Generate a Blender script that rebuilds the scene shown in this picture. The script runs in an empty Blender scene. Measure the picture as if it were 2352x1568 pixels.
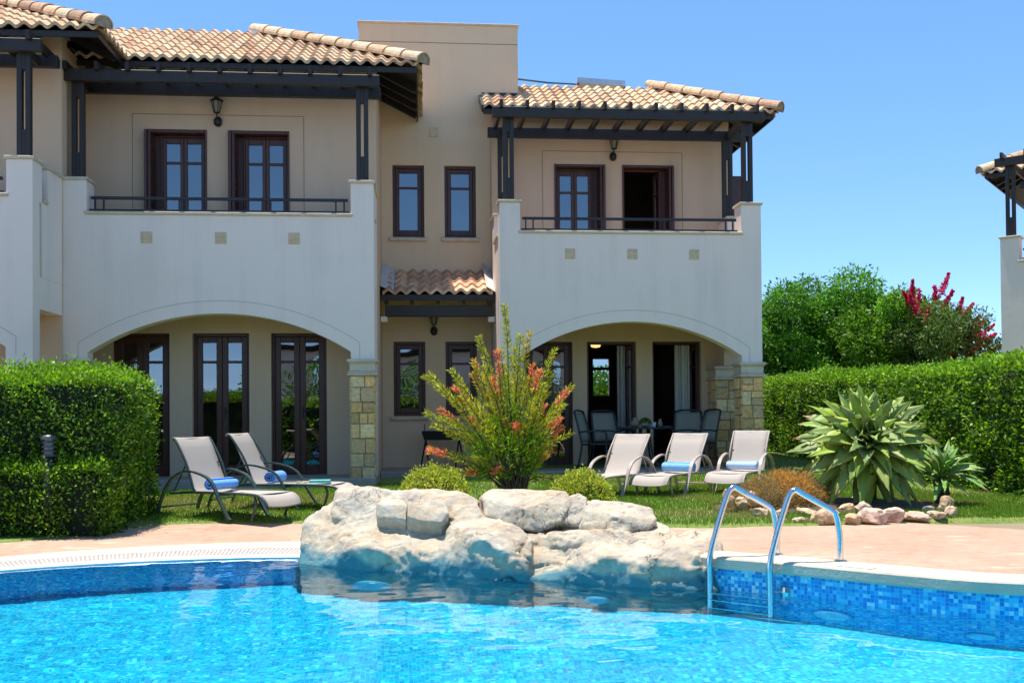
import bpy, bmesh, math, random
import numpy as np
from mathutils import Vector, Matrix, noise
random.seed(7); rng = np.random.default_rng(11)
sc = bpy.context.scene; COL = sc.collection
R_ = math.radians
# ------------------------------------------------------------------ camera and pixel -> world helpers
CAMZ = 1.25
cd = bpy.data.cameras.new('camera'); cam = bpy.data.objects.new('camera', cd); COL.objects.link(cam); sc.camera = cam
cd.sensor_width = 36; cd.lens = 36; cd.shift_y = .061; cd.clip_end = 3000; cd.clip_start = .05
CR = Matrix.Rotation(R_(-5.14), 3, 'Z') @ Matrix.Rotation(R_(90.8), 3, 'X') @ Matrix.Rotation(R_(-.46), 3, 'Z')
cam.matrix_world = Matrix.Translation((0, 0, CAMZ)) @ CR.to_4x4()
F = 2352.
def ray(px, py): return CR @ Vector(((px-1176)/F, -(py-784)/F + .061, -1))
def at(px, py, Y):
    d = ray(px, py); return Vector((0, 0, CAMZ)) + d*(Y/d.y)
def gnd(px, py, z):
    d = ray(px, py); return Vector((0, 0, CAMZ)) + d*((z-CAMZ)/d.z)
def sm(t): t = min(1, max(0, t)); return t*t*(3-2*t)
def gz(x, y):
    a = .014 + .03*sm((y-9.6)/1.0) + .146*sm((y-10)/5); b = .23 + .18*sm((y-14)/10); t = sm((x+1.0)/2.6)
    return a + (b-a)*t
# ------------------------------------------------------------------ material helpers
MATS = {}
def new_mat(name):
    m = bpy.data.materials.new(name); m.use_nodes = True; MATS[name] = m
    nt = m.node_tree; return m, nt, nt.nodes['Principled BSDF']
def N(nt, t, **kw):
    n = nt.nodes.new(t)
    for k, v in kw.items():
        if k in n.inputs: n.inputs[k].default_value = v
        else: setattr(n, k, v)
    return n
def L(nt, a, b): nt.links.new(a, b)
def ramp(nt, stops, interp='LINEAR'):
    r = nt.nodes.new('ShaderNodeValToRGB'); r.color_ramp.interpolation = interp
    e = r.color_ramp.elements
    while len(e) < len(stops): e.new(.5)
    for el, (p, c) in zip(e, stops): el.position = p; el.color = (*c, 1)
    return r
def noise_mat(name, c1, c2, scale=6, rough=.7, bump=.1, bscale=60, metallic=0, detail=6, dist=.02, spec=.5, stretch=None):
    m, nt, b = new_mat(name)
    tc = N(nt, 'ShaderNodeTexCoord'); src = tc.outputs['Object']
    if stretch:
        mp = N(nt, 'ShaderNodeMapping'); mp.inputs['Scale'].default_value = stretch; L(nt, src, mp.inputs[0]); src = mp.outputs[0]
    n = N(nt, 'ShaderNodeTexNoise', Scale=scale, Detail=detail); L(nt, src, n.inputs['Vector'])
    r = ramp(nt, [(.3, c1), (.7, c2)]); L(nt, n.outputs['Fac'], r.inputs[0]); L(nt, r.outputs[0], b.inputs['Base Color'])
    b.inputs['Roughness'].default_value = rough; b.inputs['Metallic'].default_value = metallic
    b.inputs['Specular IOR Level'].default_value = spec
    if bump:
        n2 = N(nt, 'ShaderNodeTexNoise', Scale=bscale, Detail=4); L(nt, src, n2.inputs['Vector'])
        bp = N(nt, 'ShaderNodeBump', Strength=bump, Distance=dist); L(nt, n2.outputs['Fac'], bp.inputs['Height']); L(nt, bp.outputs[0], b.inputs['Normal'])
    return m
def stucco(name, c, c2):
    m, nt, b = new_mat(name)
    tc = N(nt, 'ShaderNodeTexCoord'); g = N(nt, 'ShaderNodeNewGeometry')
    n = N(nt, 'ShaderNodeTexNoise', Scale=.7, Detail=7, Roughness=.6); L(nt, g.outputs['Position'], n.inputs['Vector'])
    mp = N(nt, 'ShaderNodeMapping'); mp.inputs['Scale'].default_value = (5, 5, .35); L(nt, g.outputs['Position'], mp.inputs[0])
    n3 = N(nt, 'ShaderNodeTexNoise', Scale=1.0, Detail=5); L(nt, mp.outputs[0], n3.inputs['Vector'])
    mx = N(nt, 'ShaderNodeMix', data_type='FLOAT'); mx.inputs[0].default_value = .45
    L(nt, n.outputs['Fac'], mx.inputs[2]); L(nt, n3.outputs['Fac'], mx.inputs[3])
    r = ramp(nt, [(.30, c2), (.52, c)]); L(nt, mx.outputs[0], r.inputs[0]); L(nt, r.outputs[0], b.inputs['Base Color'])
    n2 = N(nt, 'ShaderNodeTexNoise', Scale=45, Detail=5); L(nt, g.outputs['Position'], n2.inputs['Vector'])
    n4 = N(nt, 'ShaderNodeTexNoise', Scale=2.2, Detail=2); L(nt, g.outputs['Position'], n4.inputs['Vector'])
    ad = N(nt, 'ShaderNodeMath', operation='MULTIPLY_ADD'); ad.inputs[1].default_value = 5; L(nt, n4.outputs['Fac'], ad.inputs[0]); L(nt, n2.outputs['Fac'], ad.inputs[2])
    bp = N(nt, 'ShaderNodeBump', Strength=.25, Distance=.006); L(nt, ad.outputs[0], bp.inputs['Height']); L(nt, bp.outputs[0], b.inputs['Normal'])
    b.inputs['Roughness'].default_value = .9; b.inputs['Specular IOR Level'].default_value = .2
    return m
def tint_mat(name, rough=.75, bump=.2, bscale=70, mott=.25, transl=0, spec=.4, mscale=30):
    """colour from the per-face 'tint' attribute, mottled by noise"""
    m, nt, b = new_mat(name)
    a = N(nt, 'ShaderNodeAttribute', attribute_name='tint'); g = N(nt, 'ShaderNodeNewGeometry')
    n = N(nt, 'ShaderNodeTexNoise', Scale=mscale, Detail=5); L(nt, g.outputs['Position'], n.inputs['Vector'])
    mr = N(nt, 'ShaderNodeMapRange'); mr.inputs[1].default_value = .25; mr.inputs[2].default_value = .75
    mr.inputs[3].default_value = 1-mott; mr.inputs[4].default_value = 1+mott; L(nt, n.outputs['Fac'], mr.inputs[0])
    vm = N(nt, 'ShaderNodeVectorMath', operation='SCALE'); L(nt, a.outputs['Color'], vm.inputs[0]); L(nt, mr.outputs[0], vm.inputs['Scale'])
    L(nt, vm.outputs[0], b.inputs['Base Color'])
    b.inputs['Roughness'].default_value = rough; b.inputs['Specular IOR Level'].default_value = spec
    if bump:
        bp = N(nt, 'ShaderNodeBump', Strength=bump, Distance=.01); n2 = N(nt, 'ShaderNodeTexNoise', Scale=bscale, Detail=4)
        L(nt, g.outputs['Position'], n2.inputs['Vector']); L(nt, n2.outputs['Fac'], bp.inputs['Height']); L(nt, bp.outputs[0], b.inputs['Normal'])
    if transl:
        t = N(nt, 'ShaderNodeBsdfTranslucent'); vs = N(nt, 'ShaderNodeVectorMath', operation='MULTIPLY'); vs.inputs[1].default_value = (1.5, 1.5, .7)
        L(nt, vm.outputs[0], vs.inputs[0]); L(nt, vs.outputs[0], t.inputs[0])
        mx = N(nt, 'ShaderNodeMixShader'); mx.inputs[0].default_value = transl
        L(nt, b.outputs[0], mx.inputs[1]); L(nt, t.outputs[0], mx.inputs[2]); L(nt, mx.outputs[0], nt.nodes['Material Output'].inputs[0])
    return m
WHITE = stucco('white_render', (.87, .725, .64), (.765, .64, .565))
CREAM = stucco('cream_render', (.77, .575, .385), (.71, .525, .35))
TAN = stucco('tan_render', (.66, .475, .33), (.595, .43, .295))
CAPST = noise_mat('cap_stone', (.56, .45, .33), (.66, .55, .42), 9, .8, .2, 50)
VENTM = noise_mat('vent_stone', (.55, .40, .24), (.70, .53, .34), 14, .85, .3, 80)
WOOD = noise_mat('dark_wood', (.016, .011, .009), (.027, .018, .014), 5, .5, .15, 30, stretch=(6, 6, .6))
DOORW = noise_mat('door_wood', (.058, .019, .012), (.092, .032, .019), 5, .4, .12, 40, stretch=(9, 9, .7))
TILE = tint_mat('roof_tile', .8, .35, 70, .34, mscale=14)
STONE = tint_mat('ashlar_stone', .85, .45, 45, .28, mscale=18)
LEAF = tint_mat('leaf', .5, 0, 1, .2, .32, .35, mscale=9)
LEAFM = tint_mat('leaf_matte', .75, 0, 1, .2, .3, .2, mscale=9)
AGAVE = tint_mat('agave_leaf', .5, .1, 40, .12, .12, .4, mscale=6)
BARK = noise_mat('bark', (.06, .045, .03), (.13, .10, .07), 12, .9, .6, 40)
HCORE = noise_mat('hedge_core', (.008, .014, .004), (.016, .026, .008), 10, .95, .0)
IRON = noise_mat('black_iron', (.008, .009, .011), (.014, .015, .018), 20, .45, .05, 80)
STEEL = noise_mat('steel', (.62, .62, .63), (.72, .72, .73), 30, .16, .02, 90, metallic=1)
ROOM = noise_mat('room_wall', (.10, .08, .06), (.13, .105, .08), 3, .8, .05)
PORCHF = noise_mat('porch_floor', (.30, .26, .22), (.38, .33, .28), 5, .6, .1, 30)
CURT = noise_mat('curtain_cloth', (.62, .60, .56), (.70, .68, .64), 20, .9, .1, 60)
SOFF = noise_mat('soffit_wood', (.012, .009, .008), (.02, .015, .012), 6, .6, .2, 30)
FLASH = noise_mat('flashing_mortar', (.52, .49, .45), (.64, .61, .57), 9, .85, .4, 40)
GROOVEW = noise_mat('arch_joint', (.50, .47, .44), (.58, .54, .50), 9, .9, 0)
GROOVET = noise_mat('wall_joint', (.26, .21, .15), (.30, .24, .17), 9, .9, 0)
def glass_mat():
    m, nt, b = new_mat('window_glass'); nt.nodes.remove(b)
    g = N(nt, 'ShaderNodeBsdfGlossy', Roughness=.012); g.inputs[0].default_value = (.86, .9, .95, 1)
    t = N(nt, 'ShaderNodeBsdfTransparent'); t.inputs[0].default_value = (.55, .57, .58, 1)
    ge = N(nt, 'ShaderNodeNewGeometry'); n = N(nt, 'ShaderNodeTexNoise', Scale=1.6, Detail=1); L(nt, ge.outputs['Position'], n.inputs['Vector'])
    bp = N(nt, 'ShaderNodeBump', Strength=.25, Distance=.012); L(nt, n.outputs['Fac'], bp.inputs['Height']); L(nt, bp.outputs[0], g.inputs['Normal'])
    lw = N(nt, 'ShaderNodeFresnel', IOR=2.3); mx = N(nt, 'ShaderNodeMixShader')
    ad = N(nt, 'ShaderNodeMath', operation='ADD'); ad.inputs[1].default_value = .08; L(nt, lw.outputs[0], ad.inputs[0])
    L(nt, ad.outputs[0], mx.inputs[0]); L(nt, t.outputs[0], mx.inputs[1]); L(nt, g.outputs[0], mx.inputs[2])
    L(nt, mx.outputs[0], nt.nodes['Material Output'].inputs[0]); return m
GLASS = glass_mat()
def lamp_glass():
    m, nt, b = new_mat('lantern_glass'); b.inputs['Base Color'].default_value = (.5, .5, .47, 1); b.inputs['Roughness'].default_value = .25
    n = N(nt, 'ShaderNodeTexNoise', Scale=30); r = ramp(nt, [(.3, (.30, .30, .28)), (.7, (.42, .42, .38))]); L(nt, n.outputs['Fac'], r.inputs[0]); L(nt, r.outputs[0], b.inputs['Base Color'])
    b.inputs['Alpha'].default_value = .6; return m
LGLASS = lamp_glass()
# ------------------------------------------------------------------ mesh builder
def wmat(o):
    m = o.matrix_basis.copy()
    while o.parent is not None: o = o.parent; m = o.matrix_basis @ m
    return m
def tag(o, label=None, cat=None, group=None, kind=None):
    if label: o['label'] = label
    if cat: o['category'] = cat
    if group: o['group'] = group
    if kind: o['kind'] = kind
    return o
def empty(name, loc, rz=0, **kw):
    o = bpy.data.objects.new(name, None); COL.objects.link(o); o.location = loc; o.rotation_euler = (0, 0, rz); o.empty_display_size = .1
    o.matrix_basis = Matrix.Translation(Vector(loc)) @ Matrix.Rotation(rz, 4, 'Z')
    tag(o, **kw); return o
class MB:
    def __init__(s): s.v = []; s.f = []; s.c = []; s.col = None
    def face(s, pts, c=None):
        b = len(s.v); s.v += [tuple(p) for p in pts]; s.f.append(tuple(range(b, b+len(pts)))); s.c.append(c or s.col)
    def mesh(s, vs, fs, c=None):
        b = len(s.v); s.v += [tuple(p) for p in vs]
        for f in fs: s.f.append(tuple(i+b for i in f)); s.c.append(c or s.col)
    def box(s, x0, x1, y0, y1, z0, z1, c=None):
        s.mesh([(x0,y0,z0),(x1,y0,z0),(x1,y1,z0),(x0,y1,z0),(x0,y0,z1),(x1,y0,z1),(x1,y1,z1),(x0,y1,z1)],
               [(3,2,1,0),(4,5,6,7),(0,1,5,4),(1,2,6,5),(2,3,7,6),(3,0,4,7)], c)
    def bbox(s, x0, x1, y0, y1, z0, z1, bv=.006, c=None):
        """box with chamfered edges"""
        bm = bmesh.new(); bmesh.ops.create_cube(bm, size=1)
        for v in bm.verts: v.co = Vector((x0+(v.co.x+.5)*(x1-x0), y0+(v.co.y+.5)*(y1-y0), z0+(v.co.z+.5)*(z1-z0)))
        bmesh.ops.bevel(bm, geom=bm.edges[:], offset=min(bv, .3*min(abs(x1-x0), abs(y1-y0), abs(z1-z0))), segments=1, affect='EDGES')
        s.bm(bm, c)
    def bm(s, bm, c=None):
        bm.verts.index_update(); s.mesh([v.co.copy() for v in bm.verts], [[v.index for v in f.verts] for f in bm.faces], c); bm.free()
    def bar(s, a, b, w, h, up=(0,0,1), c=None):
        a = Vector(a); b = Vector(b); d = (b-a).normalized(); u = Vector(up); r = d.cross(u).normalized(); u = r.cross(d)
        r *= w/2; u *= h/2
        s.mesh([a-r-u, a+r-u, a+r+u, a-r+u, b-r-u, b+r-u, b+r+u, b-r+u], [(0,1,2,3),(7,6,5,4),(0,4,5,1),(1,5,6,2),(2,6,7,3),(3,7,4,0)], c)
    def tube(s, pts, r, n=8, c=None, cap=True):
        pts = [Vector(p) for p in pts]; rs = r if isinstance(r, (list, tuple)) else [r]*len(pts)
        d = (pts[1]-pts[0]).normalized(); ref = Vector((0,0,1)) if abs(d.z) < .9 else Vector((1,0,0)); u = d.cross(ref).normalized()
        vs = []; fs = []
        for i, p in enumerate(pts):
            if 0 < i < len(pts)-1: t = (pts[i+1]-pts[i-1]).normalized()
            elif i == 0: t = d
            else: t = (pts[-1]-pts[-2]).normalized()
            u = (u - t*u.dot(t)).normalized(); w = t.cross(u)
            for k in range(n):
                a = 2*math.pi*k/n; vs.append(p + (u*math.cos(a)+w*math.sin(a))*rs[i])
        for i in range(len(pts)-1):
            for k in range(n):
                k2 = (k+1) % n; fs.append((i*n+k, i*n+k2, (i+1)*n+k2, (i+1)*n+k))
        if cap: fs.append(tuple(reversed(range(n)))); fs.append(tuple(range((len(pts)-1)*n, len(pts)*n)))
        s.mesh(vs, fs, c)
    def lathe(s, prof, cx, cy, n=20, c=None, z0=0):
        vs = []; fs = []
        for r, z in prof:
            for k in range(n): a = 2*math.pi*k/n; vs.append((cx+r*math.cos(a), cy+r*math.sin(a), z0+z))
        for i in range(len(prof)-1):
            for k in range(n): k2 = (k+1) % n; fs.append((i*n+k, i*n+k2, (i+1)*n+k2, (i+1)*n+k))
        fs.append(tuple(reversed(range(n)))); fs.append(tuple(range((len(prof)-1)*n, len(prof)*n)))
        s.mesh(vs, fs, c)
    def prism(s, poly, y0, y1, c=None):
        """polygon of (x, z), extruded in y"""
        n = len(poly); b = len(s.v)
        s.v += [(x, y0, z) for x, z in poly] + [(x, y1, z) for x, z in poly]
        s.f.append(tuple(range(b, b+n))); s.f.append(tuple(reversed(range(b+n, b+2*n)))); s.c += [c or s.col]*2
        for i in range(n):
            j = (i+1) % n; s.f.append((b+j, b+i, b+n+i, b+n+j)); s.c.append(c or s.col)
    def wall(s, x0, x1, z0, z1, y, t, holes, axis='y', c=None):
        xs = sorted({x0, x1} | {h[0] for h in holes} | {h[1] for h in holes}); zs = sorted({z0, z1} | {h[2] for h in holes} | {h[3] for h in holes})
        sol = lambda i, k: 0 <= i < len(xs)-1 and 0 <= k < len(zs)-1 and not any(h[0]-1e-6 <= xs[i] and xs[i+1] <= h[1]+1e-6 and h[2]-1e-6 <= zs[k] and zs[k+1] <= h[3]+1e-6 for h in holes)
        P = (lambda x, yy, z: (x, yy, z)) if axis == 'y' else (lambda x, yy, z: (yy, x, z))
        for i in range(len(xs)-1):
            for k in range(len(zs)-1):
                if not sol(i, k): continue
                a, b, e, f = xs[i], xs[i+1], zs[k], zs[k+1]
                s.face([P(a,y,e),P(b,y,e),P(b,y,f),P(a,y,f)], c); s.face([P(b,y+t,e),P(a,y+t,e),P(a,y+t,f),P(b,y+t,f)], c)
                if not sol(i-1,k): s.face([P(a,y+t,e),P(a,y,e),P(a,y,f),P(a,y+t,f)], c)
                if not sol(i+1,k): s.face([P(b,y,e),P(b,y+t,e),P(b,y+t,f),P(b,y,f)], c)
                if not sol(i,k-1): s.face([P(a,y+t,e),P(b,y+t,e),P(b,y,e),P(a,y,e)], c)
                if not sol(i,k+1): s.face([P(a,y,f),P(b,y,f),P(b,y+t,f),P(a,y+t,f)], c)
    def build(s, name, mat, parent=None, smooth=False, **kw):
        me = bpy.data.meshes.new(name)
        if parent is not None:
            Mi = wmat(parent).inverted(); vs = [tuple(Mi @ Vector(v)) for v in s.v]
        else: vs = s.v
        me.from_pydata(vs, [], s.f); me.materials.append(mat)
        if any(c is not None for c in s.c):
            a = me.attributes.new('tint', 'FLOAT_COLOR', 'FACE')
            a.data.foreach_set('color', np.array([(*(c or (.5,.5,.5)), 1) for c in s.c], dtype=np.float32).ravel())
        if smooth: me.polygons.foreach_set('use_smooth', [True]*len(me.polygons))
        me.update(); o = bpy.data.objects.new(name, me); COL.objects.link(o); o.parent = parent
        tag(o, **kw); return o
def autosmooth(o, ang=40):
    bm = bmesh.new(); bm.from_mesh(o.data); bmesh.ops.remove_doubles(bm, verts=bm.verts[:], dist=1e-5)
    for f in bm.faces: f.smooth = True
    for e in bm.edges: e.smooth = len(e.link_faces) == 2 and e.calc_face_angle(0) < R_(ang)
    bm.to_mesh(o.data); bm.free(); return o
def copy_tree(o, parent=None):
    c = o.copy(); COL.objects.link(c); c.parent = parent
    for ch in list(o.children): copy_tree(ch, c)
    return c
def place(o, loc, rz=0):
    o.location = loc; o.rotation_euler = (0, 0, rz)
# ------------------------------------------------------------------ foliage in numpy
def leaf_mesh(name, mat, parent, P, D, S, W, C, fold=.25, kind=None, up=None):
    """diamond leaves: P base points, D direction, S length, W width, C colour (all arrays)"""
    n = len(P); Dn = D/np.maximum(np.linalg.norm(D, axis=1, keepdims=True), 1e-6)
    rv = rng.normal(size=(n, 3)); side = np.cross(Dn, rv); side /= np.maximum(np.linalg.norm(side, axis=1, keepdims=True), 1e-6)
    nor = np.cross(side, Dn); S = S[:, None]; W = W[:, None]
    mid = P + Dn*S*.45 + nor*W*fold
    V = np.stack([P, mid - side*W*.5, P + Dn*S, mid + side*W*.5], axis=1).reshape(-1, 3)
    if parent is not None:
        Mi = np.array(wmat(parent).inverted()); V = V @ Mi[:3, :3].T + Mi[:3, 3]
    me = bpy.data.meshes.new(name); me.vertices.add(4*n); me.vertices.foreach_set('co', V.astype(np.float32).ravel())
    me.loops.add(4*n); me.loops.foreach_set('vertex_index', np.arange(4*n, dtype=np.int32))
    me.polygons.add(n); me.polygons.foreach_set('loop_start', np.arange(0, 4*n, 4, dtype=np.int32)); me.polygons.foreach_set('loop_total', np.full(n, 4, dtype=np.int32))
    me.materials.append(mat); a = me.attributes.new('tint', 'FLOAT_COLOR', 'FACE')
    a.data.foreach_set('color', np.concatenate([C, np.ones((n, 1))], axis=1).astype(np.float32).ravel())
    me.update(); me.validate(); o = bpy.data.objects.new(name, me); COL.objects.link(o); o.parent = parent
    if kind: o['kind'] = kind
    return o
def palette(n, cols, jit=.15):
    c = np.array(cols)[rng.integers(0, len(cols), n)]
    return np.clip(c*(1+rng.normal(size=(n, 1))*jit), .001, 1)
def cnoise(P, s, seed=0.):
    return np.array([noise.noise((p[0]*s+seed, p[1]*s, p[2]*s)) for p in P])
def unit(n):
    v = rng.normal(size=(n, 3)); return v/np.linalg.norm(v, axis=1, keepdims=True)
# ------------------------------------------------------------------ roof tiles
TILEC = [(.66,.45,.265), (.70,.49,.30), (.62,.39,.22), (.68,.47,.28), (.56,.32,.18), (.71,.52,.33), (.60,.37,.205), (.66,.435,.25), (.66,.45,.265), (.70,.49,.30), (.44,.26,.15), (.62,.40,.23)]
TILED = [(.58,.345,.215), (.64,.40,.255), (.54,.31,.19), (.66,.44,.29)]
def tile_slope(mb, O, du, dv, width, a, slope, lim, cols=TILEC, tw=.218, th=.295, skip=None):
    """O eave corner, du along the eave, dv horizontal uphill; lim(u) = how far uphill the slope reaches at u"""
    O = Vector(O); du = Vector(du); dv = Vector(dv); nt_ = int(math.ceil(width/tw)); nr = int(math.ceil(a/th)); K = 8
    def pt(u, v, z): return O + du*u + dv*v + Vector((0, 0, z))
    def h(t): return .034*(1-math.cos(2*math.pi*t))
    for j in range(nr):
        for i in range(nt_):
            c0 = random.choice(cols); k0 = random.uniform(.86, 1.12); c = tuple(x*k0 for x in c0)
            dz = random.uniform(-.004, .005); v0 = j*th - random.uniform(.012, .03); v1 = (j+1)*th + .01
            for k in range(K):
                ta, tb = k/K, (k+1)/K; ua, ub = min(width, (i+ta)*tw), min(width, (i+tb)*tw)
                if ub-ua < 1e-5: continue
                la, lb = min(lim(ua), a), min(lim(ub), a)
                if max(la, lb) <= max(v0, 0)+1e-4: continue
                def Z(u, v, t, up): return slope*v + h(t) + dz + up*(1-(v-v0)/(v1-v0))
                va1, vb1 = min(v1, la), min(v1, lb); va0, vb0 = min(v0, va1), min(v0, vb1)
                U = .036
                mb.face([pt(ua, va0, Z(ua, va0, ta, U)), pt(ub, vb0, Z(ub, vb0, tb, U)), pt(ub, vb1, Z(ub, vb1, tb, U)), pt(ua, va1, Z(ua, va1, ta, U))], c)
                lo = -.012 if j else -.02
                mb.face([pt(ua, va0, Z(ua, va0, ta, 0)+lo), pt(ub, vb0, Z(ub, vb0, tb, 0)+lo), pt(ub, vb0, Z(ub, vb0, tb, U)), pt(ua, va0, Z(ua, va0, ta, U))], c)
                if j == 0: mb.face([pt(ua, va0, Z(ua, va0, ta, 0)+lo), pt(ua, va0+.25, Z(ua, va0+.25, ta, 0)+lo), pt(ub, vb0+.25, Z(ub, vb0+.25, tb, 0)+lo), pt(ub, vb0, Z(ub, vb0, tb, 0)+lo)], c)
def cap_row(mb, A, B, r=.15, ln=.42, cols=TILEC):
    A = Vector(A); B = Vector(B); d = (B-A).normalized(); n = max(1, int((B-A).length/ln)); ln = (B-A).length/n
    s = d.cross(Vector((0,0,1))).normalized(); u = s.cross(d)
    for i in range(n):
        c0 = random.choice(cols); k0 = random.uniform(.92, 1.15); c = tuple(x*k0 for x in c0)
        p = A + d*(i*ln-.03); q = A + d*((i+1)*ln+.02); jz = u*random.uniform(-.006, .006); K = 12
        for (ra, rb) in ((r*1.06, r*.9),):
            vs = []
            for pp, rr in ((p, ra), (q, rb), (p, ra-.02)):
                for k in range(K+1):
                    an = R_(-100+200*k/K); vs.append(pp+jz + s*math.sin(an)*rr + u*(math.cos(an)*rr*.95))
            fs = []
            for k in range(K):
                fs.append((k, k+1, K+1+k+1, K+1+k)); fs.append((2*(K+1)+k, 2*(K+1)+k+1, k+1, k))
            mb.mesh(vs, fs, c)
            mb.mesh([v - d*-.012 for v in vs[2*(K+1):]], [tuple(range(K+1))], (.30,.25,.19))
def roof(root, x0, x1, ye, ze, a, slope=.51, left='run', right='hip', depth=6, cols=TILEC):
    """hipped or running tiled roof with fascia, soffit and caps; x0..x1 eave line at y=ye"""
    mb = MB(); w = x1-x0
    def lim(u):
        m = 99
        if right == 'hip': m = min(m, w-u)
        if left == 'hip': m = min(m, u)
        return m
    tile_slope(mb, (x0, ye, ze), (1,0,0), (0,1,0), w, a, slope, lim, cols)
    if right == 'hip': tile_slope(mb, (x1, ye, ze), (0,1,0), (-1,0,0), depth, a, slope, lambda u: u, cols)
    if left == 'hip': tile_slope(mb, (x0, ye+depth, ze), (0,-1,0), (1,0,0), depth, a, slope, lambda u: depth-u, cols)
    rf = mb.build('roof', TILE, root)
    # back slope keeps light out
    bk = MB(); zr = ze+slope*a+.02
    xb0 = x0+(a if left == 'hip' else 0); bk.face([(xb0, ye+a, zr), (x1-(a if right == 'hip' else 0), ye+a, zr), (x1-(a if right == 'hip' else 0), ye+2*a, ze), (xb0, ye+2*a, ze)])
    # soffit under the front and the hipped side, 6 cm under the tiles
    o = .055
    xr = x1-.06 if right == 'hip' else x1; xl = x0+.06 if left == 'hip' else x0; dd = 1.2
    bk.face([(xl, ye+.05, ze-o+.02), (xr, ye+.05, ze-o+.02), (xr-(dd if right == 'hip' else 0), ye+.05+dd, ze-o+.02+slope*dd), (xl, ye+.05+dd, ze-o+.02+slope*dd)])
    if right == 'hip': bk.face([(xr, ye+.05, ze-o+.018), (xr, ye+depth, ze-o+.018), (xr-dd, ye+depth, ze-o+slope*dd+.018), (xr-dd, ye+.05+dd, ze-o+slope*dd+.018)])
    if left == 'hip': bk.face([(xl, ye+.05, ze-o+.018), (xl+dd, ye+.05+dd, ze-o+slope*dd+.018), (xl+dd, ye+depth, ze-o+slope*dd+.018), (xl, ye+depth, ze-o+.018)])
    bk.build('soffit', SOFF, rf)
    fa = MB(); fa.bbox(xl, xr, ye+.04, ye+.065, ze-.115, ze-.022, .004)
    if right == 'hip': fa.bbox(xr-.025, xr, ye+.068, ye+depth, ze-.115, ze-.024, .004)
    if left == 'hip': fa.bbox(xl, xl+.025, ye+.068, ye+depth, ze-.115, ze-.024, .004)
    fa.build('fascia', WOOD, rf)
    def rafter(p, q):
        m = MB(); m.bar(p, q, .07, .11); m.build('rafter', WOOD, rf)
    n = int(w/.5); zz = ze-.125
    for i in range(n):
        x = x0+.3+i*.5
        if x > xr-.3: break
        e = min(.95, (xr-x-.05) if right == 'hip' else .95)
        rafter((x, ye+.07, zz+.02), (x, ye+.07+e, zz+.02+slope*e))
    if right == 'hip':
        for i in range(min(6, int(depth/.5)-1)):
            y = ye+1.0+i*.5; rafter((xr-.03, y, zz+.02), (xr-.95, y, zz+.02+slope*.92))
    if left == 'hip':
        for i in range(3): y = ye+1.0+i*.5; rafter((xl+.03, y, zz+.02), (xl+.95, y, zz+.02+slope*.92))
    cp = MB(); zt = .055
    if right == 'hip': cap_row(cp, (x1+.015, ye-.015, ze+zt), (x1-a, ye+a, ze+slope*a+zt+.02))
    if left == 'hip': cap_row(cp, (x0-.015, ye-.015, ze+zt), (x0+a, ye+a, ze+slope*a+zt+.02))
    cp.build('hip_cap', TILE, rf) if cp.v else None
    return rf
# ------------------------------------------------------------------ house parts
STC = [(.78,.50,.23), (.84,.58,.30), (.68,.42,.19), (.78,.48,.20), (.60,.40,.22), (.84,.48,.20), (.70,.50,.28)]
def ashlar_face(mb, P, w, h):
    """P(u, v, out) -> point; irregular squared stones on a face w x h"""
    def stone(u0, v0, u1, v1):
        g = .006; b = .010; o = random.uniform(.008, .020); c0 = random.choice(STC); k = random.uniform(.8, 1.15); c = tuple(x*k for x in c0)
        A = [(u0+g, v0+g), (u1-g, v0+g), (u1-g, v1-g), (u0+g, v1-g)]; B = [(u0+g+b, v0+g+b), (u1-g-b, v0+g+b), (u1-g-b, v1-g-b), (u0+g+b, v1-g-b)]
        vs = [P(u, v, 0) for u, v in A] + [P(u, v, o+random.uniform(-.003, .003)) for u, v in B]
        mb.mesh(vs, [(0,1,5,4), (1,2,6,5), (2,3,7,6), (3,0,4,7), (4,5,6,7)], c)
    def split(u0, v0, u1, v1, d):
        W, H = u1-u0, v1-v0
        if d > 7 or (W < .34 and H < .27 and random.random() < .8) or (W < .16 and H < .3) or (H < .15 and W < .4): return stone(u0, v0, u1, v1)
        if H > W*.85 or W < .2:
            t = v0+H*random.uniform(.38, .62); split(u0, v0, u1, t, d+1); split(u0, t, u1, v1, d+1)
        else:
            t = u0+W*random.uniform(.36, .64); split(u0, v0, t, v1, d+1); split(t, v0, u1, v1, d+1)
    split(0, 0, w, h, 0)
def pier(root, x0, x1, y0, y1, z0=.1, z1=1.945):
    mb = MB(); mb.box(x0+.004, x1-.004, y0+.004, y1-.004, z0, z1, (.22,.175,.12))
    ashlar_face(mb, lambda u, v, o: (x0+u, y0-o+.004, z0+v), x1-x0, z1-z0)
    ashlar_face(mb, lambda u, v, o: (x0-o+.004, y1-u, z0+v), y1-y0, z1-z0)
    ashlar_face(mb, lambda u, v, o: (x1+o-.004, y0+u, z0+v), y1-y0, z1-z0)
    p = mb.build('pillar', STONE, root)
    c = MB()
    for a, b, o in ((z1, z1+.035, .05), (z1+.035, z1+.065, .03), (z1+.065, z1+.19, .012), (z1+.19, z1+.215, .03), (z1+.215, z1+.257, .052)):
        c.bbox(x0-o, x1+o, y0-o, y1+o, a, b, .008)
    c.build('capital', CAPST, p); return p
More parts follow.
